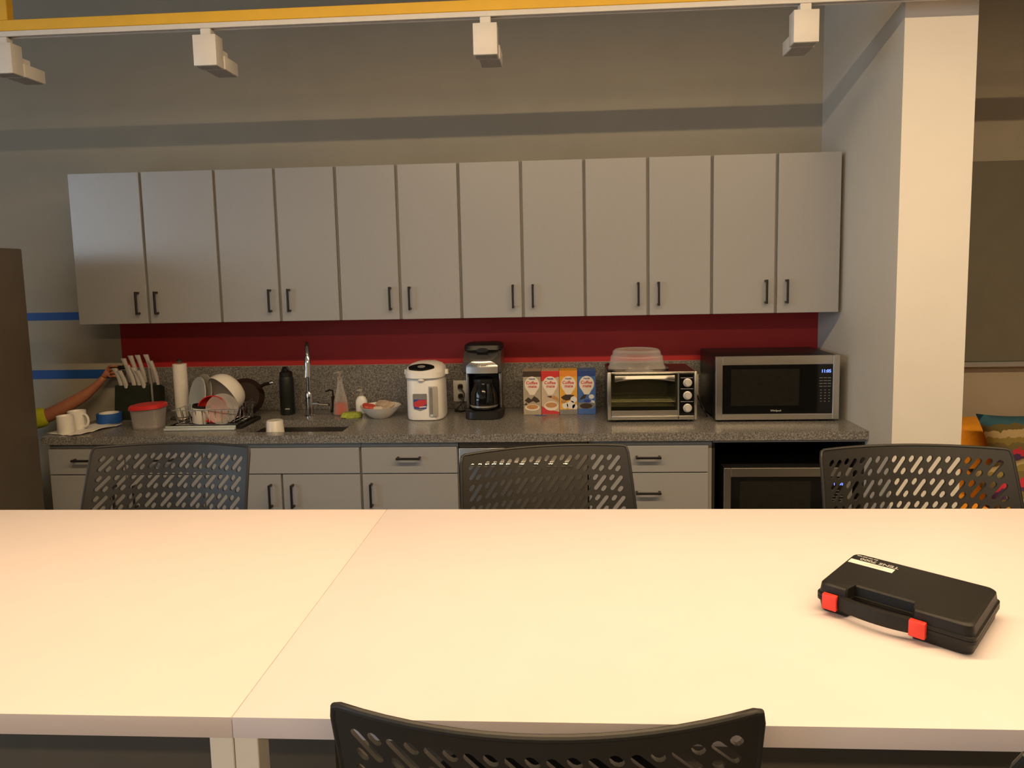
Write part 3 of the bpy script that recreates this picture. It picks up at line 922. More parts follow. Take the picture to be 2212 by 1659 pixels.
c = obj('carafe', MB().lathe([(0.058, 0.0445), (0.066, 0.05), (0.07, 0.085), (0.066, 0.13), (0.052, 0.165), (0.048, 0.18), (0.0475, 0.18), (0.05, 0.162), (0.064, 0.128), (0.067, 0.085), (0.062, 0.05), (0.001, 0.048)], 36, (0, -0.045, 0)), 'blackgloss', t, 'dark glass coffee carafe')
obj('carafe_lid', MB().lathe([(0.049, 0.1805), (0.051, 0.184), (0.05, 0.2), (0.03, 0.208), (0.001, 0.209)], 28, (0, -0.045, 0)), 'blackplastic', c)
obj('carafe_band', MB().lathe([(0.0705, 0.06), (0.0712, 0.06), (0.0722, 0.07), (0.0715, 0.07), (0.0705, 0.06)], 36, (0, -0.045, 0), False, False), 'steel', c, 'thin steel band')
obj('carafe_handle', MB().tube([(0.02, -0.092, 0.185), (0.03, -0.125, 0.18), (0.034, -0.135, 0.14), (0.03, -0.128, 0.095), (0.022, -0.108, 0.082)], 0.008, 10), 'blackplastic', c)

# creamer cartons
BW, BH, BD = 0.0915, 0.228, 0.10
cart = [('box1', 'inkbrown', 'taupe creamer carton with a dark brown top, leftmost of the four cartons'),
        ('box2', 'cartonred', 'cream and red creamer carton, second from the left in the row'),
        ('box3', 'cartonorange', 'yellow creamer carton, third from the left in the row'),
        ('box4', 'cartonblue', 'blue creamer carton, rightmost of the four cartons')]
for i, (body, top, lb) in enumerate(cart):
    t = thing('creamer_carton', lb, 'carton', (2.323 + i * 0.0935, -0.222 + BD / 2, Z), 0.0, 'creamer cartons')
    w = BW / 2
    obj('carton', MB().box(-w, -BD / 2, 0, w, BD / 2, BH, 0.001, 1), body, t)
    yf = -BD / 2
    b = MB()
    # 0 top colour 1 cream 2 red 3 blue 4 coffee 5 dark 6 white 7 grey
    b.prism([(-w, BH - 0.03), (w, BH - 0.03), (w, BH - 0.0005), (-w, BH - 0.0005)] if i != 1 else [(-w, BH - 0.055), (w, BH - 0.03), (w, BH - 0.0005), (-w, BH - 0.0005)], yf - 0.0004, yf, 'y')
    b.mi = 1
    b.prism(ell(0.038, 0.042, 24, 0.0, 0.158), yf - 0.0008, yf - 0.0002, 'y')
    b.prism([(-0.034, 0.142), (0.034, 0.142), (0.012, 0.104), (-0.012, 0.104)], yf - 0.0006, yf - 0.0001, 'y')
    b.mi = 2
    b.text('Coffee', 0.022, front(-0.001, yf - 0.0012, 0.166), 0.0003)
    b.text('mate', 0.022, front(0.002, yf - 0.0012, 0.148), 0.0003)
    b.mi = 3
    b.text('Nestlé', 0.012, front(0.0, yf - 0.0012, 0.187), 0.0003)
    if i == 0:
        b.mi = 5
        b.prism([(-0.04, 0.075), (-0.02, 0.092), (-0.005, 0.08), (0.01, 0.098), (0.028, 0.086), (0.04, 0.07), (0.02, 0.062), (0.005, 0.072), (-0.02, 0.06)], yf - 0.0006, yf, 'y')
        b.prism([(-0.046, 0.052), (-0.03, 0.064), (-0.025, 0.05)], yf - 0.0006, yf, 'y')
        b.mi = 1; b.prism(ell(0.038, 0.017, 20, 0.0, 0.038), yf - 0.0005, yf, 'y')
        b.mi = 4; b.prism(ell(0.03, 0.012, 20, 0.0, 0.041), yf - 0.0009, yf, 'y')
    elif i == 1:
        b.mi = 2
        b.prism([(-w, 0.002), (w, 0.002), (w, 0.014), (0.02, 0.02), (-0.02, 0.03), (-w, 0.046)], yf - 0.0004, yf, 'y')
        b.mi = 1; b.prism(ell(0.036, 0.024, 20, 0.004, 0.045), yf - 0.0007, yf, 'y')
        b.mi = 4; b.prism(ell(0.03, 0.014, 20, 0.004, 0.05), yf - 0.001, yf, 'y')
        b.prism([(0.0, 0.088), (0.03, 0.074), (0.044, 0.064), (0.042, 0.084), (0.02, 0.1)], yf - 0.0006, yf, 'y')
        b.mi = 5; b.prism([(-0.02, 0.095), (0.01, 0.098), (0.002, 0.088)], yf - 0.0006, yf, 'y')
    elif i == 2:
        b.mi = 7; b.prism([(-w, 0.001), (w, 0.001), (w, 0.026), (-w, 0.026)], yf - 0.0004, yf, 'y')
        b.mi = 5; b.prism([(-0.04, 0.09), (-0.01, 0.108), (0.03, 0.1), (0.012, 0.078), (-0.02, 0.07)], yf - 0.0004, yf, 'y')
        b.mi = 6
        for cx, cz, r in ((0.026, 0.078, 0.017), (0.012, 0.05, 0.022), (-0.018, 0.046, 0.016), (0.032, 0.04, 0.014)):
            b.prism(ell(r, r, 10, cx, cz), yf - 0.0008, yf, 'y')
        b.mi = 4; b.prism(ell(0.014, 0.01, 12, -0.026, 0.068), yf - 0.001, yf, 'y')
    else:
        b.mi = 7; b.prism([(-w, 0.03), (0.03, 0.03), (w, 0.05), (w, 0.06), (-w, 0.062)], yf - 0.0004, yf, 'y')
        b.mi = 5; b.prism([(-0.04, 0.075), (-0.02, 0.1), (0.0, 0.105), (-0.008, 0.084)], yf - 0.0006, yf, 'y')
        b.prism(ell(0.032, 0.014, 16, -0.004, 0.044), yf - 0.0008, yf, 'y')
        b.mi = 6
        b.prism(ell(0.014, 0.012, 10, 0.024, 0.092), yf - 0.0008, yf, 'y')
        b.prism([(0.0, 0.066), (0.04, 0.058), (0.04, 0.07), (0.014, 0.078)], yf - 0.0008, yf, 'y')
        b.mi = 3; b.prism(ell(0.02, 0.008, 12, 0.004, 0.07), yf - 0.001, yf, 'y')
    obj('front_print', b, [top, 'inkcream', 'inkred', 'inkblue', 'inkcoffee', 'inkbrown', 'label', 'inkgrey'], t)
solo('tape_scrap', MB().box(-0.03, -0.006, 0, 0.03, 0.006, 0.0008), 'blue', 'short scrap of blue tape on the counter before the left cartons', 'tape', (2.365, -0.245, Z), -0.12)

# toaster oven
TW, TH, TD = 0.428, 0.232, 0.31
t = thing('toaster_oven', 'steel toaster oven with three knobs, clear cake cover on top', 'toaster oven', (2.911, -0.43, Z))
h0 = 0.014
b = MB()
b.box(-TW / 2 + 0.004, 0.012, h0, -TW / 2 + 0.01, TD, h0 + TH - 0.002, 0.001, 1)
b.box(TW / 2 - 0.1, 0.012, h0, TW / 2 - 0.004, TD, h0 + TH - 0.002, 0.001, 1)
b.box(-TW / 2 + 0.01, 0.012, h0 + TH - 0.01, TW / 2 - 0.1, TD, h0 + TH - 0.002)
b.box(-TW / 2 + 0.01, 0.012, h0, TW / 2 - 0.1, TD, h0 + 0.012)
b.box(-TW / 2 + 0.01, TD - 0.01, h0 + 0.012, TW / 2 - 0.1, TD, h0 + TH - 0.01)
obj('body', b, 'steeldark', t)
b = MB()
b.box(-TW / 2, 0, h0 - 0.002, -TW / 2 + 0.018, 0.012, h0 + TH, 0.003, 2)
b.box(TW / 2 - 0.092, 0, h0 - 0.002, TW / 2 - 0.084, 0.012, h0 + TH, 0.002, 1)
b.box(TW / 2 - 0.014, 0, h0 - 0.002, TW / 2, 0.012, h0 + TH, 0.003, 2)
b.box(-TW / 2 + 0.018, 0, h0 + TH - 0.01, TW / 2 - 0.014, 0.012, h0 + TH, 0.003, 2)
b.box(-TW / 2 + 0.018, 0, h0 - 0.002, TW / 2 - 0.014, 0.012, h0 + 0.018, 0.003, 2)
obj('front_frame', b, 'steel', t)
d = obj('door', MB().box(-TW / 2 + 0.019, 0.003, h0 + 0.045, TW / 2 - 0.093, 0.008, h0 + TH - 0.012), 'oveng', t, 'tinted glass door')
obj('door_edge', MB().box(-TW / 2 + 0.019, 0.0, h0 + 0.019, TW / 2 - 0.093, 0.01, h0 + 0.044, 0.002, 1), 'steel', d)
R = []
for k in range(11):
    f = k / 10 * 2 - 1
    dz = 0.012 * (1 - f * f)
    x = -0.038 + f * 0.142
    zt = h0 + TH - 0.014
    R.append([Vector((x, -0.022, zt - 0.030 + dz)), Vector((x, -0.026, zt - 0.016)), Vector((x, -0.022, zt - 0.001)), Vector((x, 0.002, zt - 0.001)), Vector((x, 0.002, zt - 0.030 + dz))])
obj('handle', MB().rings(R), 'steel', d, 'wide bright steel door handle')
b = MB()
for k in range(9):
    y = 0.03 + k * 0.03
    b.tube([(-TW / 2 + 0.012, y, h0 + 0.082), (TW / 2 - 0.102, y, h0 + 0.082)], 0.0022, 6)
obj('rack', b, 'chrome', t)
obj('crumb_tray', MB().box(-TW / 2 + 0.014, 0.02, h0 + 0.058, TW / 2 - 0.104, TD - 0.03, h0 + 0.066, 0.002, 1), 'steel', t)
cp = obj('control_panel', MB().box(TW / 2 - 0.083, 0.001, h0 + 0.019, TW / 2 - 0.015, 0.012, h0 + TH - 0.011, 0.002, 1), 'blackgloss', t, 'black control strip')
for z in (0.178, 0.116, 0.055):
    obj('knob', MB().lathe([(0.021, 0), (0.021, 0.004), (0.0165, 0.006), (0.0155, 0.02), (0.013, 0.023), (0.001, 0.0235)], 24, mtx=Matrix.Translation((TW / 2 - 0.046, 0.0008, h0 + z)) @ Matrix.Rotation(PI / 2, 4, 'X')), 'knife', cp, 'round steel knob')
b = MB()
for z in (0.147, 0.085, 0.20):
    b.box(TW / 2 - 0.078, 0.0002, h0 + z, TW / 2 - 0.02, 0.0012, h0 + z + 0.0025)
obj('scale_print', b, 'print_grey', cp)
for sx in (-1, 1):
    for y in (0.03, TD - 0.03):
        obj('foot', MB().lathe([(0.012, 0), (0.014, 0.002), (0.014, 0.0135)], 14, (sx * 0.18, y, 0.0)), 'blackplastic', t)
TT = Z + h0 + TH - 0.002
t = thing('baking_tray', 'thin dark baking tray lying on top of the toaster oven', 'tray', (2.852, -0.285, TT + 0.0005))
obj('tray', MB().loft([(0, 0, 0, 0.142, 0.12, 6), (0.001, 0, 0, 0.146, 0.124, 6), (0.012, 0, 0, 0.15, 0.128, 6), (0.0125, 0, 0, 0.154, 0.132, 6), (0.011, 0, 0, 0.148, 0.126, 6), (0.0025, 0, 0, 0.142, 0.12, 6)], 40), 'steeldark', t)
cv = MB().lathe([(0.1435, 0), (0.143, 0.006), (0.136, 0.016), (0.1295, 0.055), (0.1275, 0.062), (0.121, 0.066), (0.118, 0.084), (0.108, 0.094), (0.098, 0.0945), (0.094, 0.091), (0.001, 0.0905),
                 (0.001, 0.089), (0.095, 0.0895), (0.099, 0.093), (0.1075, 0.0925), (0.1165, 0.083), (0.1195, 0.065), (0.126, 0.0605), (0.128, 0.054), (0.1345, 0.015), (0.1405, 0.006), (0.142, 0)], 48)
solo('cake_cover', cv, 'clearp', 'clear plastic domed cover standing on the tray over the toaster oven', 'cover', (2.852, -0.285, TT + 0.0032))

# microwave ovens


def microwave(label, loc):
    t = thing('microwave', label, 'microwave', loc, 0, 'microwave ovens')
    W, H, D = 0.577, 0.306, 0.39
    h0 = 0.010
    obj('body', MB().box(-W / 2 + 0.002, 0.022, h0, W / 2 - 0.002, D, h0 + H - 0.002, 0.003, 2), 'blackplastic', t)
    b = MB()
    x0, x1, z0, z1 = -W / 2, W / 2, h0, h0 + H
    gx0, gx1, gz0, gz1 = x0 + 0.032, x1 - 0.031, z0 + 0.028, z1 - 0.042
    b.box(x0, 0, z0, gx0, 0.022, z1, 0.002, 1).box(gx1, 0, z0, x1, 0.022, z1, 0.002, 1)
    b.box(gx0, 0, gz1, gx1, 0.022, z1, 0.002, 1).box(gx0, 0, z0, gx1, 0.022, gz0, 0.002, 1)
    obj('front_frame', b, 'steel', t, 'brushed steel front frame')
    d = obj('door_glass', MB().box(gx0 + 0.0005, 0.002, gz0 + 0.0005, gx1 - 0.0005, 0.02, gz1 - 0.0005), 'blackgloss', t, 'black glass front')
    obj('window_mesh', MB().box(gx0 + 0.04, 0.0014, gz0 + 0.04, gx1 - 0.155, 0.0022, gz1 - 0.02), 'window', d)
    cx = gx1 - 0.036
    b = MB()
    for r in range(9):
        for k in range(3):
            zz = gz1 - 0.066 - r * 0.0135 - (0.004 if r > 3 else 0)
            wd = 0.008 if r < 4 else 0.004
            b.box(cx - 0.018 + k * 0.019 - wd, 0.0013, zz, cx - 0.018 + k * 0.019 + wd * 0.9, 0.0022, zz + 0.0028)
    obj('key_print', b, 'inkgrey', d)
    obj('display', MB().text('11:05', 0.021, front(cx + 0.004, 0.0012, gz1 - 0.033), 0.0004), 'blueled', d, 'glowing blue clock digits')
    obj('badge', MB().text('Whirlpool', 0.012, front(-0.006, 0.0012, gz0 + 0.016), 0.0004), 'print_grey', d, 'small grey maker badge')
    for sx in (-1, 1):
        for y in (0.05, D - 0.04):
            obj('foot', MB().lathe([(0.012, 0), (0.014, 0.002), (0.014, h0 + 0.001)], 14, (sx * 0.24, y, 0)), 'blackplastic', t)
    return t


mw = microwave('steel framed microwave standing on the counter at the right wall', (3.499, -0.44, Z))
copy_tree(mw, (3.503, -0.605, 0.4095 + 0.0105), 0, 'steel framed oven built into the dark niche below the counter')

# ------------------------------------------------------------------ wall things at the left, fridge, person
solo('masking_tape', MB().box(-1.3, -0.0008, 1.4335, -0.02, -0.0001, 1.4775), 'blue', 'strip of blue masking tape on the wall, level with the cabinet bottoms', 'tape', group='blue tape strips on the wall')
solo('masking_tape', MB().box(-1.3, -0.0008, 1.100, -0.078, -0.0001, 1.151), 'blue', 'strip of blue masking tape on the wall at the level of the hand', 'tape', group='blue tape strips on the wall')

t = thing('refrigerator', 'tall dark taupe refrigerator cut off by the left edge of the frame', 'refrigerator', (-0.42, -0.70, 0))
FX = 0.453
obj('body', MB().box(-FX, -0.66, 0.03, FX, 0, 1.80, 0.006, 2), 'fridge', t)
for k, (a, c) in enumerate(((-FX, -0.002), (0.002, FX))):
    d = obj('door', MB().box(a, -0.735, 0.70, c, -0.662, 1.80, 0.008, 2), 'steeldark', t)
    xx = -0.05 if k == 0 else 0.05
    obj('handle', MB().tube([(xx, -0.735, 0.85), (xx, -0.785, 0.87), (xx, -0.785, 1.60), (xx, -0.735, 1.62)], 0.011, 10), 'steel', d)
d = obj('drawer', MB().box(-FX, -0.735, 0.06, FX, -0.662, 0.695, 0.008, 2), 'steeldark', t)
obj('handle', MB().tube([(-0.3, -0.735, 0.62), (-0.28, -0.785, 0.62), (0.28, -0.785, 0.62), (0.3, -0.735, 0.62)], 0.011, 10), 'steel', d)
obj('plinth', MB().box(-FX + 0.01, -0.62, 0, FX - 0.01, -0.02, 0.03), 'blackplastic', t)


def skinned(name, nodes, edges, mt, parent, root=0, sub=2):
    me = bpy.data.meshes.new(name)
    me.from_pydata([n[:3] for n in nodes], edges, [])
    o = bpy.data.objects.new(name, me)
    COL.objects.link(o)
    o.parent = parent
    md = o.modifiers.new('skin', 'SKIN')
    md.use_smooth_shade = True
    for i, n in enumerate(nodes):
        sv = me.skin_vertices[0].data[i]
        sv.radius = (n[3], n[4] if len(n) > 4 else n[3])
        sv.use_root = (i == root)
    s2 = o.modifiers.new('sub', 'SUBSURF')
    s2.levels = s2.render_levels = sub
    me.materials.append(M[mt])
    return o


# a person kneeling behind the refrigerator, reaching along the wall
PX, PY = -0.66, -0.34
person = thing('person', 'person in a neon yellow shirt behind the fridge, forearm reaching to the wall', 'person', (0, 0, 0))
N = [(PX, PY, 0.50, .13, .11), (PX + .02, PY, 0.66, .125, .095), (PX + .05, PY + .01, 0.82, .14, .10), (PX + .08, PY + .02, 0.97, .13, .095), (PX + .10, PY + .025, 1.06, .055, .055),
     (PX + .11, PY + .01, 1.12, .055, .06), (PX + .12, PY, 1.20, .078, .09), (PX + .12, PY, 1.27, .07, .08),
     # right arm (towards the wall)
     (-0.47, -0.27, 0.93, .062), (-0.40, -0.24, 0.905, .047), (-0.315, -0.195, 0.925, .041), (-0.24, -0.16, 0.965, .040), (-0.15, -0.125, 1.02, .034), (-0.075, -0.10, 1.085, .025, .021), (-0.058, -0.094, 1.108, .024, .019), (-0.035, -0.085, 1.142, .026, .016),
     # left arm resting on the raised knee
     (PX - .06, PY - .10, 0.95, .06), (PX - .02, PY - .20, 0.72, .045), (PX + .12, PY - .18, 0.60, .035), (PX + .16, PY - .16, 0.585, .03),
     # legs: right knee down, left foot forward
     (PX - .02, PY + .10, 0.44, .085), (PX + .10, PY + .16, 0.075, .06), (PX - .18, PY + .17, 0.07, .052), (PX - .30, PY + .17, 0.06, .038), (PX - .33, PY + .17, 0.045, .03),
     (PX + .02, PY - .10, 0.46, .085), (PX + .30, PY - .13, 0.50, .06), (PX + .27, PY - .13, 0.28, .052), (PX + .25, PY - .13, 0.09, .038), (PX + .34, PY - .13, 0.04, .034)]
E = [(0, 1), (1, 2), (2, 3), (3, 4), (4, 5), (5, 6), (6, 7), (3, 8), (8, 9), (9, 10), (10, 11), (11, 12), (12, 13), (13, 14), (14, 15), (3, 16), (16, 17), (17, 18), (18, 19),
     (0, 20), (20, 21), (21, 22), (22, 23), (23, 24), (0, 25), (25, 26), (26, 27), (27, 28), (28, 29)]


def finger(base, pts, r):
    i = len(N)
    prev = base
    for k, p in enumerate(pts):
        N.append(tuple(p) + (r * (1 - 0.12 * k),))
        E.append((prev, i + k))
        prev = i + k


# fingers closing on the black tool, thumb from the side of the palm
for k in range(4):
    dz = -0.019 * k + 0.028
    L = (0.95, 1.05, 1.0, 0.8)[k]
    p0 = Vector((-0.012, -0.098 + 0.004 * k, 1.150 + dz))
    finger(15, [p0, p0 + Vector((0.026 * L, -0.012, 0.006)), p0 + Vector((0.044 * L, 0.004, 0.002)), p0 + Vector((0.040 * L, 0.022, -0.002))], 0.0085)
finger(14, [(-0.052, -0.072, 1.135), (-0.030, -0.056, 1.155), (-0.006, -0.052, 1.162)], 0.0095)
# fingers of the other hand, draped over the knee
for k in range(4):
    y = PY - .185 + .017 * k
    finger(19, [(PX + .20, y, 0.575), (PX + .235, y, 0.565 - .004 * k), (PX + .26, y, 0.545)], 0.0085)
finger(18, [(PX + .15, PY - .135, 0.575), (PX + .185, PY - .12, 0.57)], 0.009)
skinned('body', N, E, 'skin', person)
sh_n = [(PX, PY, 0.47, .145, .125), (PX + .02, PY, 0.66, .14, .11), (PX + .05, PY + .01, 0.82, .152, .113), (PX + .08, PY + .02, 0.97, .14, .105), (PX + .097, PY + .024, 1.035, .07, .068),
        (-0.47, -0.27, 0.93, .075), (-0.40, -0.24, 0.908, .062), (-0.345, -0.21, 0.918, .059), (-0.306, -0.19, 0.928, .057), (PX - .06, PY - .10, 0.95, .072), (PX - .035, PY - .165, 0.80, .066)]
skinned('shirt', sh_n, [(0, 1), (1, 2), (2, 3), (3, 4), (3, 5), (5, 6), (6, 7), (7, 8), (3, 9), (9, 10)], 'shirt', person)
tr_n = [(PX, PY, 0.50, .142, .125)] + [tuple(n[:3]) + (n[3] + .012,) for n in N[20:24]] + [tuple(n[:3]) + (n[3] + .012,) for n in N[25:29]]
skinned('trousers', tr_n, [(0, 1), (1, 2), (2, 3), (3, 4), (0, 5), (5, 6), (6, 7), (7, 8)], 'trousers', person)
hd = Vector((PX + .12, PY, 1.235))
obj('hair', MB().ball(hd + Vector((-0.012, 0.0, 0.04)), 0.088, 0.082, 0.075), 'hair', person)
b = MB()
for s in (-1, 1):
    b.ball(hd + Vector((0.068, s * 0.03, 0.0)), 0.014, 0.014, 0.012)
obj('eyes', b, 'ceramic', person)
obj('nose', MB().ball(hd + Vector((0.082, 0, -0.028)), 0.018, 0.012, 0.018), 'skin', person)
obj('mouth', MB().ball(hd + Vector((0.07, 0, -0.062)), 0.012, 0.024, 0.006), 'packet', person)
b = MB()
for s in (-1, 1):
    b.ball(hd + Vector((0.0, s * 0.078, -0.01)), 0.018, 0.008, 0.028)
obj('ears', b, 'skin', person)
solo('hand_tool', MB().loft([(-0.045, 0, 0, 0.009, 0.013, 4), (-0.04, 0, 0, 0.0105, 0.015, 4), (0.04, 0, 0, 0.0105, 0.015, 4), (0.045, 0, 0, 0.009, 0.013, 4)], 20, Matrix.Rotation(PI / 2, 4, 'Y')), 'blackplastic',
     'small black block held by the reaching hand at the splash corner', 'tool', (0.022, -0.076, 1.1705))

# ------------------------------------------------------------------ yellow strut, lighting track and heads
t = thing('strut_rail', 'yellow painted steel strut running across the top of the picture', 'rail', (0, -0.95, 2.657))
t.rotation_euler = (0, 0, -0.0025)
obj('channel', MB().box(-1.2, -0.02, 0, 5.6, 0.02, 0.042, 0.002, 1), 'yellow', t)
for x in (0.256, 4.9):
    obj('hanger', MB().box(x - 0.018, -0.018, 0.0422, x + 0.018, 0.018, 3.55 - 2.657, 0.002, 1), 'yellow', t)
t = thing('lighting_track', 'white lighting track fixed under the yellow strut', 'track', (0, -0.95, 2.6362))
t.rotation_euler = (0, 0, -0.0025)
b = MB().box(-1.1, -0.0185, 0.0, 5.4, -0.0085, 0.02, 0.001, 1).box(-1.1, 0.0085, 0, 5.4, 0.0185, 0.02, 0.001, 1).box(-1.1, -0.0085, 0.012, 5.4, 0.0085, 0.0202)
obj('channel', b, 'trackw', t)
obj('slot', MB().box(-1.1, -0.008, 0.006, 5.4, 0.008, 0.0118), 'darkin', t)


def track_head(label, x):
    t = thing('track_light', label, 'track light', (x, -0.95 - 0.0025 * x, 2.6358), -0.0025, 'white track light heads')
    obj('stem', MB().box(-0.02, -0.017, -0.027, 0.022, 0.017, 0.0, 0.002, 1), 'trackw', t)
    obj('housing', MB().box(-0.047, -0.03, -0.146, 0.047, 0.03, -0.0272, 0.002, 2), 'trackw', t)
    obj('yoke', MB().box(0.010, 0.0303, -0.092, 0.044, 0.075, -0.070, 0.002, 1), 'trackw', t)
    lampm = MB().box(-0.036, 0.0303, -0.146, 0.052, 0.145, -0.0925, 0.003, 2)
    lp = obj('lamp_box', lampm, 'trackw', t)
    obj('underside_grille', MB().box(-0.042, -0.026, -0.1475, 0.042, 0.026, -0.1462, 0.0, 1), 'trackunder', t, 'dark grey underside')
    b = MB()
    b.box(-0.032, 0.034, -0.1475, 0.048, 0.140, -0.1462)
    obj('lens', b, 'trackunder', lp, 'unlit grey lens')
    return t


hd0 = track_head('white track light head cut off at the upper left corner', 0.240)
for x, lb in ((1.087, 'white track light head above the second wall cabinet, second from left'),
              (2.204, 'white track light head at the middle, above the coffee maker'),
              (3.421, 'white track light head at the right, beside the white column')):
    copy_tree(hd0, (x, -0.95 - 0.0025 * x, 2.6358), -0.0025, lb)

# ------------------------------------------------------------------ beyond the white column
t = thing('wall_board', 'large dark grey board with a thin ledge on the wall beyond the column', 'board', (5.6, -0.002, 1.135))
obj('panel', MB().box(-1.2, -0.02, 0, 1.2, 0, 1.03, 0.002, 1), 'board', t)
obj('ledge', MB().box(-1.2, -0.045, -0.026, 1.2, 0, -0.001, 0.002, 1), 'cabbody', t)
t = thing('sofa', 'orange fabric sofa against the wall behind the white column', 'sofa', (5.135, -0.03, 0))
obj('base', MB().box(-1.0, -0.88, 0.12, 1.0, -0.02, 0.30, 0.03, 3), 'orange', t)
for k in (0, 1, 2):
    obj('seat_cushion', MB().box(-0.83 + k * 0.555, -0.90, 0.302, -0.28 + k * 0.555, -0.26, 0.44, 0.04, 3), 'orange', t)
    obj('back_cushion', MB().box(-0.83 + k * 0.555, -0.30, 0.443, -0.28 + k * 0.555, -0.02, 0.86, 0.06, 4), 'orange', t)
for s in (-1, 1):
    obj('arm', MB().box(s * 0.92 - 0.08, -0.88, 0.302, s * 0.92 + 0.08, -0.02, 0.62, 0.04, 3), 'orange', t)
for sx in (-1, 1):
    for y in (-0.82, -0.1):
        obj('foot', MB().cyl((sx * 0.9, y, 0), (sx * 0.9, y, 0.12), 0.02, 12), 'blackplastic', t)


def pillow(label, loc, rot, s=0.23, th=0.075):
    b = MB()
    n = 14
    G = {}
    for side in (-1, 1):
        for j in range(n + 1):
            for i in range(n + 1):
                u, v = i / n * 2 - 1, j / n * 2 - 1
                edge = (abs(u) >= 0.999 or abs(v) >= 0.999)
                if edge and side == 1:
                    G[(side, i, j)] = G[(-1, i, j)]
                    continue
                k = 1 - 0.07 * (1 - u * u) * abs(v) ** 2 - 0.07 * (1 - v * v) * abs(u) ** 2
                d = th * ((1 - u ** 4) * (1 - v ** 4)) ** 0.55
                G[(side, i, j)] = b.bm.verts.new((s * u * (1 - 0.17 * (1 - v * v) * abs(u)), side * d, s * v * (1 - 0.10 * (1 - u * u) * abs(v))))
    for side in (-1, 1):
        for j in range(n):
            for i in range(n):
                b.bm.faces.new((G[(side, i, j)], G[(side, i + 1, j)], G[(side, i + 1, j + 1)], G[(side, i, j + 1)]))
    o = obj('throw_pillow', b, 'stripes', ang=80)
    o.location = loc
    o.rotation_euler = rot
    return tag(o, label, 'pillow', 'striped pillows on the sofa')


pillow('multicoloured striped pillow leaning on the orange sofa back, the higher one', (4.695, -0.47, 0.705), (-0.22, -0.05, 0.0), 0.255)
pillow('multicoloured striped pillow lower on the orange sofa, behind the right stool', (4.50, -0.72, 0.625), (-0.62, -0.2, 0.15), 0.19)

# ------------------------------------------------------------------ tables
TZ, TTH = 1.083, 0.0287
TY0, TY1 = -2.946, -2.1576
SEAM = 2.0614


def bar_table(label, x0, x1):
    t = thing('bar_table', label, 'table', ((x0 + x1) / 2, (TY0 + TY1) / 2, 0), 0, 'white bar height tables')
    w, d = (x1 - x0) / 2, (TY1 - TY0) / 2
    obj('tabletop', MB().box(-w, -d, TZ - TTH, w, d, TZ, 0.0009, 2), 'table', t)
    s = 0.031
    for sx in (-1, 1):
        for sy in (-1, 1):
            x = sx * (w - s / 2 - 0.0005)
            y = sy * (d - s / 2 - 0.0015)
            obj('leg', MB().box(x - s / 2, y - s / 2, 0.0, x + s / 2, y + s / 2, TZ - TTH - 0.0003, 0.001, 1), 'tableleg', t)
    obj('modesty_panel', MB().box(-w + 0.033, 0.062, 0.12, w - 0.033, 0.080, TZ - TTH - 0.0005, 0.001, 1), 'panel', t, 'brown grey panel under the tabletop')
    b = MB()
    for sy in (-1, 1):
        y = sy * (d - 0.08)
        b.box(-w + 0.04, y - 0.012, TZ - TTH - 0.032, w - 0.04, y + 0.012, TZ - TTH - 0.0005)
    obj('frame_rail', b, 'tableleg', t)
    return t


bar_table('white bar height table at the left of the thin seam', SEAM - 0.0004 - 1.83, SEAM - 0.0004)
bar_table('white bar height table at the right of the seam, under the black case', SEAM + 0.0004, SEAM + 0.0004 + 2.44)

# ------------------------------------------------------------------ stools with perforated backs


def slot(cx, cy, half, r, ang=math.radians(50), n=5):
    dx, dy = math.cos(ang), math.sin(ang)
    out = []
    for s in (1, -1):
        for k in range(n):
            a = ang - PI / 2 + PI * k / (n - 1) + (0 if s == 1 else PI)
            out.append((cx + s * half * dx + r * math.cos(a), cy + s * half * dy + r * math.sin(a)))
    return out


BWID, BHGT = 0.25, 0.37          # half width, height of the back


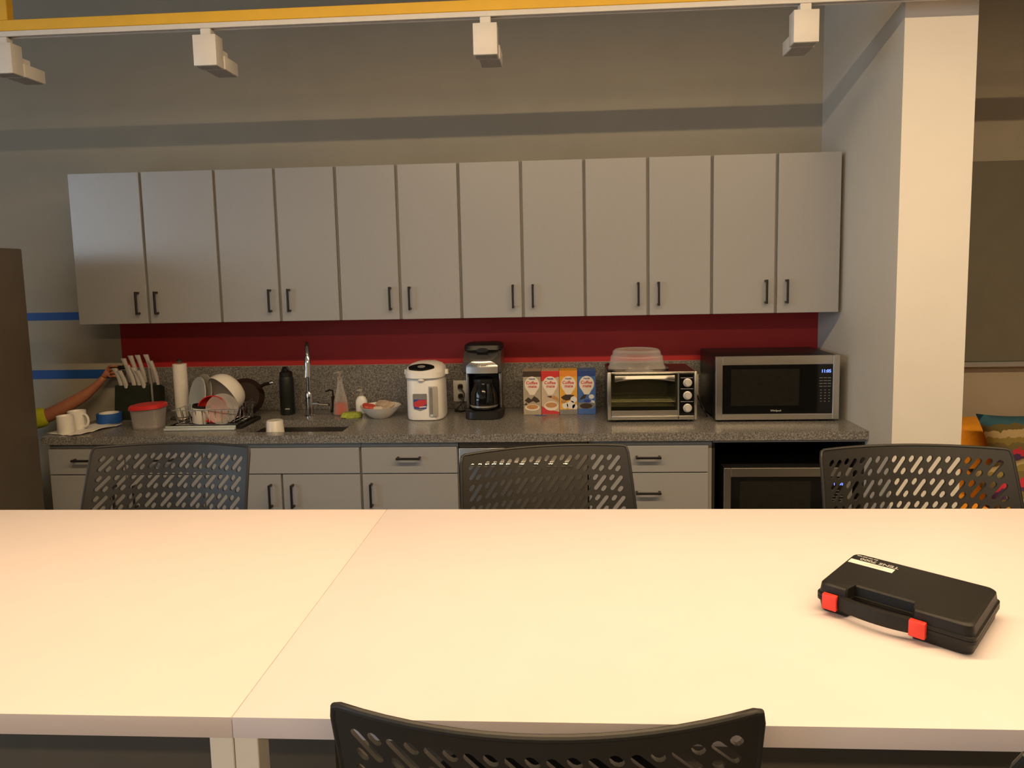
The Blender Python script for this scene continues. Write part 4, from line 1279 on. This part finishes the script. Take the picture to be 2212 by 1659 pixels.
def back_mesh():
    verts, edges, holes = [], [], []

    def loop(pts):
        i0 = len(verts)
        verts.extend(Vector(p) for p in pts)
        n = len(pts)
        edges.extend((i0 + k, i0 + (k + 1) % n) for k in range(n))
    # outline with rounded top corners
    out = []
    r = 0.011
    for k in range(25):
        out.append((-BWID + 2 * BWID * k / 24, 0.0))
    for k in range(1, 12):
        out.append((BWID, (BHGT - r) * k / 12))
    for k in range(5):
        a = PI / 2 * k / 4
        out.append((BWID - r + r * math.cos(a), BHGT - r + r * math.sin(a)))
    for k in range(1, 24):
        out.append((BWID - r - (2 * BWID - 2 * r) * k / 24, BHGT))
    for k in range(5):
        a = PI / 2 + PI / 2 * k / 4
        out.append((-BWID + r + r * math.cos(a), BHGT - r + r * math.sin(a)))
    for k in range(11, 0, -1):
        out.append((-BWID, (BHGT - r) * k / 12))
    loop(out)
    px, py = 0.0462, 0.0585
    for row in range(5):
        cy = BHGT - 0.050 - row * py
        for c in range(10):
            cx = (c - 4.5) * px
            for a, h_, l_ in ((0, 0, 0.0215), (-0.0115, 0.0150, 0.0044), (0.0085, -0.0168, 0.0044)):
                q = slot(cx + a, cy + h_, l_, 0.0062)
                holes.append((cx + a, cy + h_, l_, 0.0062))
                loop(q)
    # a few inner points so the sheet bends smoothly
    for k in range(1, 24):
        for z in (BHGT - 0.010, BHGT - 0.0795, BHGT - 0.138, BHGT - 0.1965, BHGT - 0.255, BHGT - 0.31, 0.03):
            x = -BWID + 2 * BWID * k / 24
            if all(abs(x - hx_) > 0.02 or abs(z - hz_) > 0.024 for hx_, hz_, _, _ in holes) or z < 0.035:
                verts.append(Vector((x, z)))
    vo, eo, fo, *_ = delaunay_2d_cdt(verts, edges, [], 1, 1e-5)
    ang = math.radians(50)
    dx, dy = math.cos(ang), math.sin(ang)

    def in_hole(p):
        for cx, cy, l, r_ in holes:
            ax, ay = p.x - cx, p.y - cy
            if abs(ax) > 0.03 or abs(ay) > 0.03:
                continue
            s_ = max(-l, min(l, ax * dx + ay * dy))
            if (ax - s_ * dx) ** 2 + (ay - s_ * dy) ** 2 < (r_ * 0.97) ** 2:
                return True
        return False
    faces = []
    for f in fo:
        c = sum((vo[i] for i in f), Vector((0, 0))) / len(f)
        if not in_hole(c):
            faces.append(f)
    return vo, faces


def bend(x, v, off=0.0):
    """back sheet -> chair space; the sitter looks towards -Y"""
    f = 1 + 0.05 * (1 - v / BHGT)
    X = x * f
    return Vector((X, 0.20 + 0.10 * v / BHGT * (0.6 + 0.4 * v / BHGT) - 0.88 * X * X + off, 0.78 + v))


def make_stool(label):
    t = thing('bar_stool', label, 'stool', (0, 0, 0), 0, 'black perforated back stools')
    vo, fo = back_mesh()
    b = MB()
    H = 0.0035
    va = [b.bm.verts.new(bend(p.x, p.y, H)) for p in vo]
    vb = [b.bm.verts.new(bend(p.x, p.y, -H)) for p in vo]
    cnt = {}
    for f in fo:
        b.bm.faces.new([va[i] for i in f])
        b.bm.faces.new([vb[i] for i in f][::-1])
        for k in range(len(f)):
            e = (f[k], f[(k + 1) % len(f)])
            cnt.setdefault((min(e), max(e)), []).append(e)
    for e in cnt.values():
        if len(e) == 1:
            i, j = e[0]
            b.bm.faces.new((va[j], va[i], vb[i], vb[j]))
    bk = obj('backrest', b, 'stool', t, 'back shell with rows of slanted slots', 40)
    pts = [bend(-BWID, 0.01 + (BHGT - 0.03) * k / 6) for k in range(7)]
    pts += [bend(-BWID + 0.0032, BHGT - 0.0032)]
    pts += [bend(-BWID + 0.011 + (2 * BWID - 0.022) * k / 16, BHGT) for k in range(17)]
    pts += [bend(BWID - 0.0032, BHGT - 0.0032)]
    pts += [bend(BWID, 0.01 + (BHGT - 0.03) * (6 - k) / 6) for k in range(7)]
    obj('rim', MB().tube(pts, 0.0048, 10), 'stool', bk)
    obj('seat', MB().loft([(0.735, 0, 0, 0.20, 0.19, 4), (0.738, 0, 0, 0.225, 0.215, 4), (0.765, 0, 0, 0.235, 0.225, 4), (0.775, 0, 0, 0.22, 0.21, 4), (0.77, 0, 0, 0.15, 0.14, 3)], 40), 'stool', t)
    for s in (-1, 1):
        obj('back_bracket', MB().tube([(s * 0.14, 0.12, 0.745), (s * 0.145, 0.19, 0.755), tuple(bend(s * 0.145, 0.05, 0.012))], 0.011, 10), 'blackplastic', t)
        for q in (-1, 1):
            obj('leg', MB().tube([(s * 0.16, q * 0.15, 0.738), (s * 0.215, q * 0.205, 0.0)], 0.0125, 12), 'blackplastic', t)
    f = 0.30
    x, y = 0.16 + 0.055 * (1 - f / 0.738), 0.15 + 0.055 * (1 - f / 0.738)
    obj('foot_ring', MB().tube([(-x, -y, f), (x, -y, f), (x, y, f), (-x, y, f), (-x, -y, f)], 0.009, 10), 'blackplastic', t)
    return t


# far row faces the camera; the near stools face the counter
st = make_stool('grey perforated back stool at the left, across the table by the mugs')
st.location = (1.274, -1.965, 0)
st.scale = (1, 1, 0.981)
for loc, rz, sz, lb in (((2.486, -1.984, 0), 12.5, 0.972, 'grey perforated back stool in the middle, turned before the dishwasher'),
                        ((3.436, -2.11, 0), 0, 0.995, 'grey perforated back stool at the right, before the white column'),
                        ((2.464, -2.772, 0), 180, 1.0, 'black perforated back stool nearest the camera at the bottom edge'),
                        ((3.193, -2.836, 0), 180, 1.0, 'black stool at the lower right corner, only its corner showing')):
    copy_tree(st, loc, math.radians(rz), lb).scale = (0.98 if rz == 180 else 1, 1, sz)

# ------------------------------------------------------------------ black case on the table
L, Wd, Hh = 0.222, 0.166, 0.047
t = thing('carrying_case', 'small black plastic case with red latches lying on the white table', 'case', (3.0375, -2.6575, TZ + 0.0004), math.radians(-41.5))
NW, ND, NC = 0.047, 0.026, -0.017  # notch centre; for the grip, half width and depth


def notch_outline(l, d, r, nd, nw):
    out = []
    for cx, cy, a0 in ((l - r, -d + r, -PI / 2), (l - r, d - r, 0), (-l + r, d - r, PI / 2), (-l + r, -d + r, PI)):
        for k in range(5):
            a = a0 + PI / 2 * k / 4
            out.append((cx + r * math.cos(a), cy + r * math.sin(a)))
    out += [(NC + a, b_) for a, b_ in ((-nw - 0.003, -d), (-nw, -d + 0.003), (-nw + 0.004, -d + nd), (nw - 0.004, -d + nd), (nw, -d + 0.003), (nw + 0.003, -d))]
    return out


def case_half(levels):
    b = MB()
    R = []
    for z, ins in levels:
        R.append([Vector((x, y, z)) for x, y in notch_outline(L / 2 - ins, Wd / 2 - ins, 0.012, ND, NW)])
    return b.rings(R)


obj('bottom_shell', case_half([(0.0, 0.006), (0.002, 0.0035), (0.018, 0.001), (0.0185, -0.0015), (0.0235, -0.0015)]), 'case', t)
obj('lid', case_half([(0.0243, -0.0015), (0.029, -0.0015), (0.0295, 0.001), (0.044, 0.003), (0.0465, 0.0055), (0.047, 0.009)]), 'case', t)
R = []
for k in range(15):
    f = k / 14 * 2 - 1
    x = NC + f * 0.060
    y = -Wd / 2 - 0.004 - 0.010 * (1 - f * f)
    z0, z1 = 0.0125, 0.0335
    th = 0.011
    R.append([Vector((x, y, z0)), Vector((x, y - 0.002, (z0 + z1) / 2)), Vector((x, y, z1)), Vector((x, y + th, z1)), Vector((x, y + th, z0))])
obj('grip', MB().rings(R), 'case', t, 'curved carrying grip')
for s in (-1, 1):
    x = 0.040 if s > 0 else -0.087
    obj('latch', MB().box(x - 0.0112, -Wd / 2 - 0.0115, 0.010, x + 0.0112, -Wd / 2 - 0.001, 0.0345, 0.0015, 2), 'latch', t, 'bright red latch')
zt = 0.0473
obj('sticker', MB().box(-0.103, 0.030, zt - 0.0005, -0.032, 0.0475, zt, 0, 1), 'label', t, 'pale printed sticker')
flip = Matrix.Rotation(PI, 4, 'Z')
b = MB()
b.text('TENS 7000', 0.0135, Matrix.Translation((-0.060, 0.0565, zt)) @ flip, 0.0002)
obj('title_print', b, 'print_grey', t, 'grey lettering TENS 7000')
b = MB()
for x0, x1 in ((-0.100, -0.092), (-0.0905, -0.083), (-0.0815, -0.074), (-0.0725, -0.066)):
    b.box(x0, 0.0662, zt - 0.0001, x1, 0.0692, zt + 0.0002)
obj('small_print', b, 'print_grey', t, 'small grey line of lettering')
b = MB()
b.box(-0.08, 0.0375, zt - 0.0001, -0.048, 0.0385, zt + 0.0002).box(-0.072, 0.0415, zt - 0.0001, -0.048, 0.0425, zt + 0.0002)
obj('sticker_lines', b, 'print_grey', t)
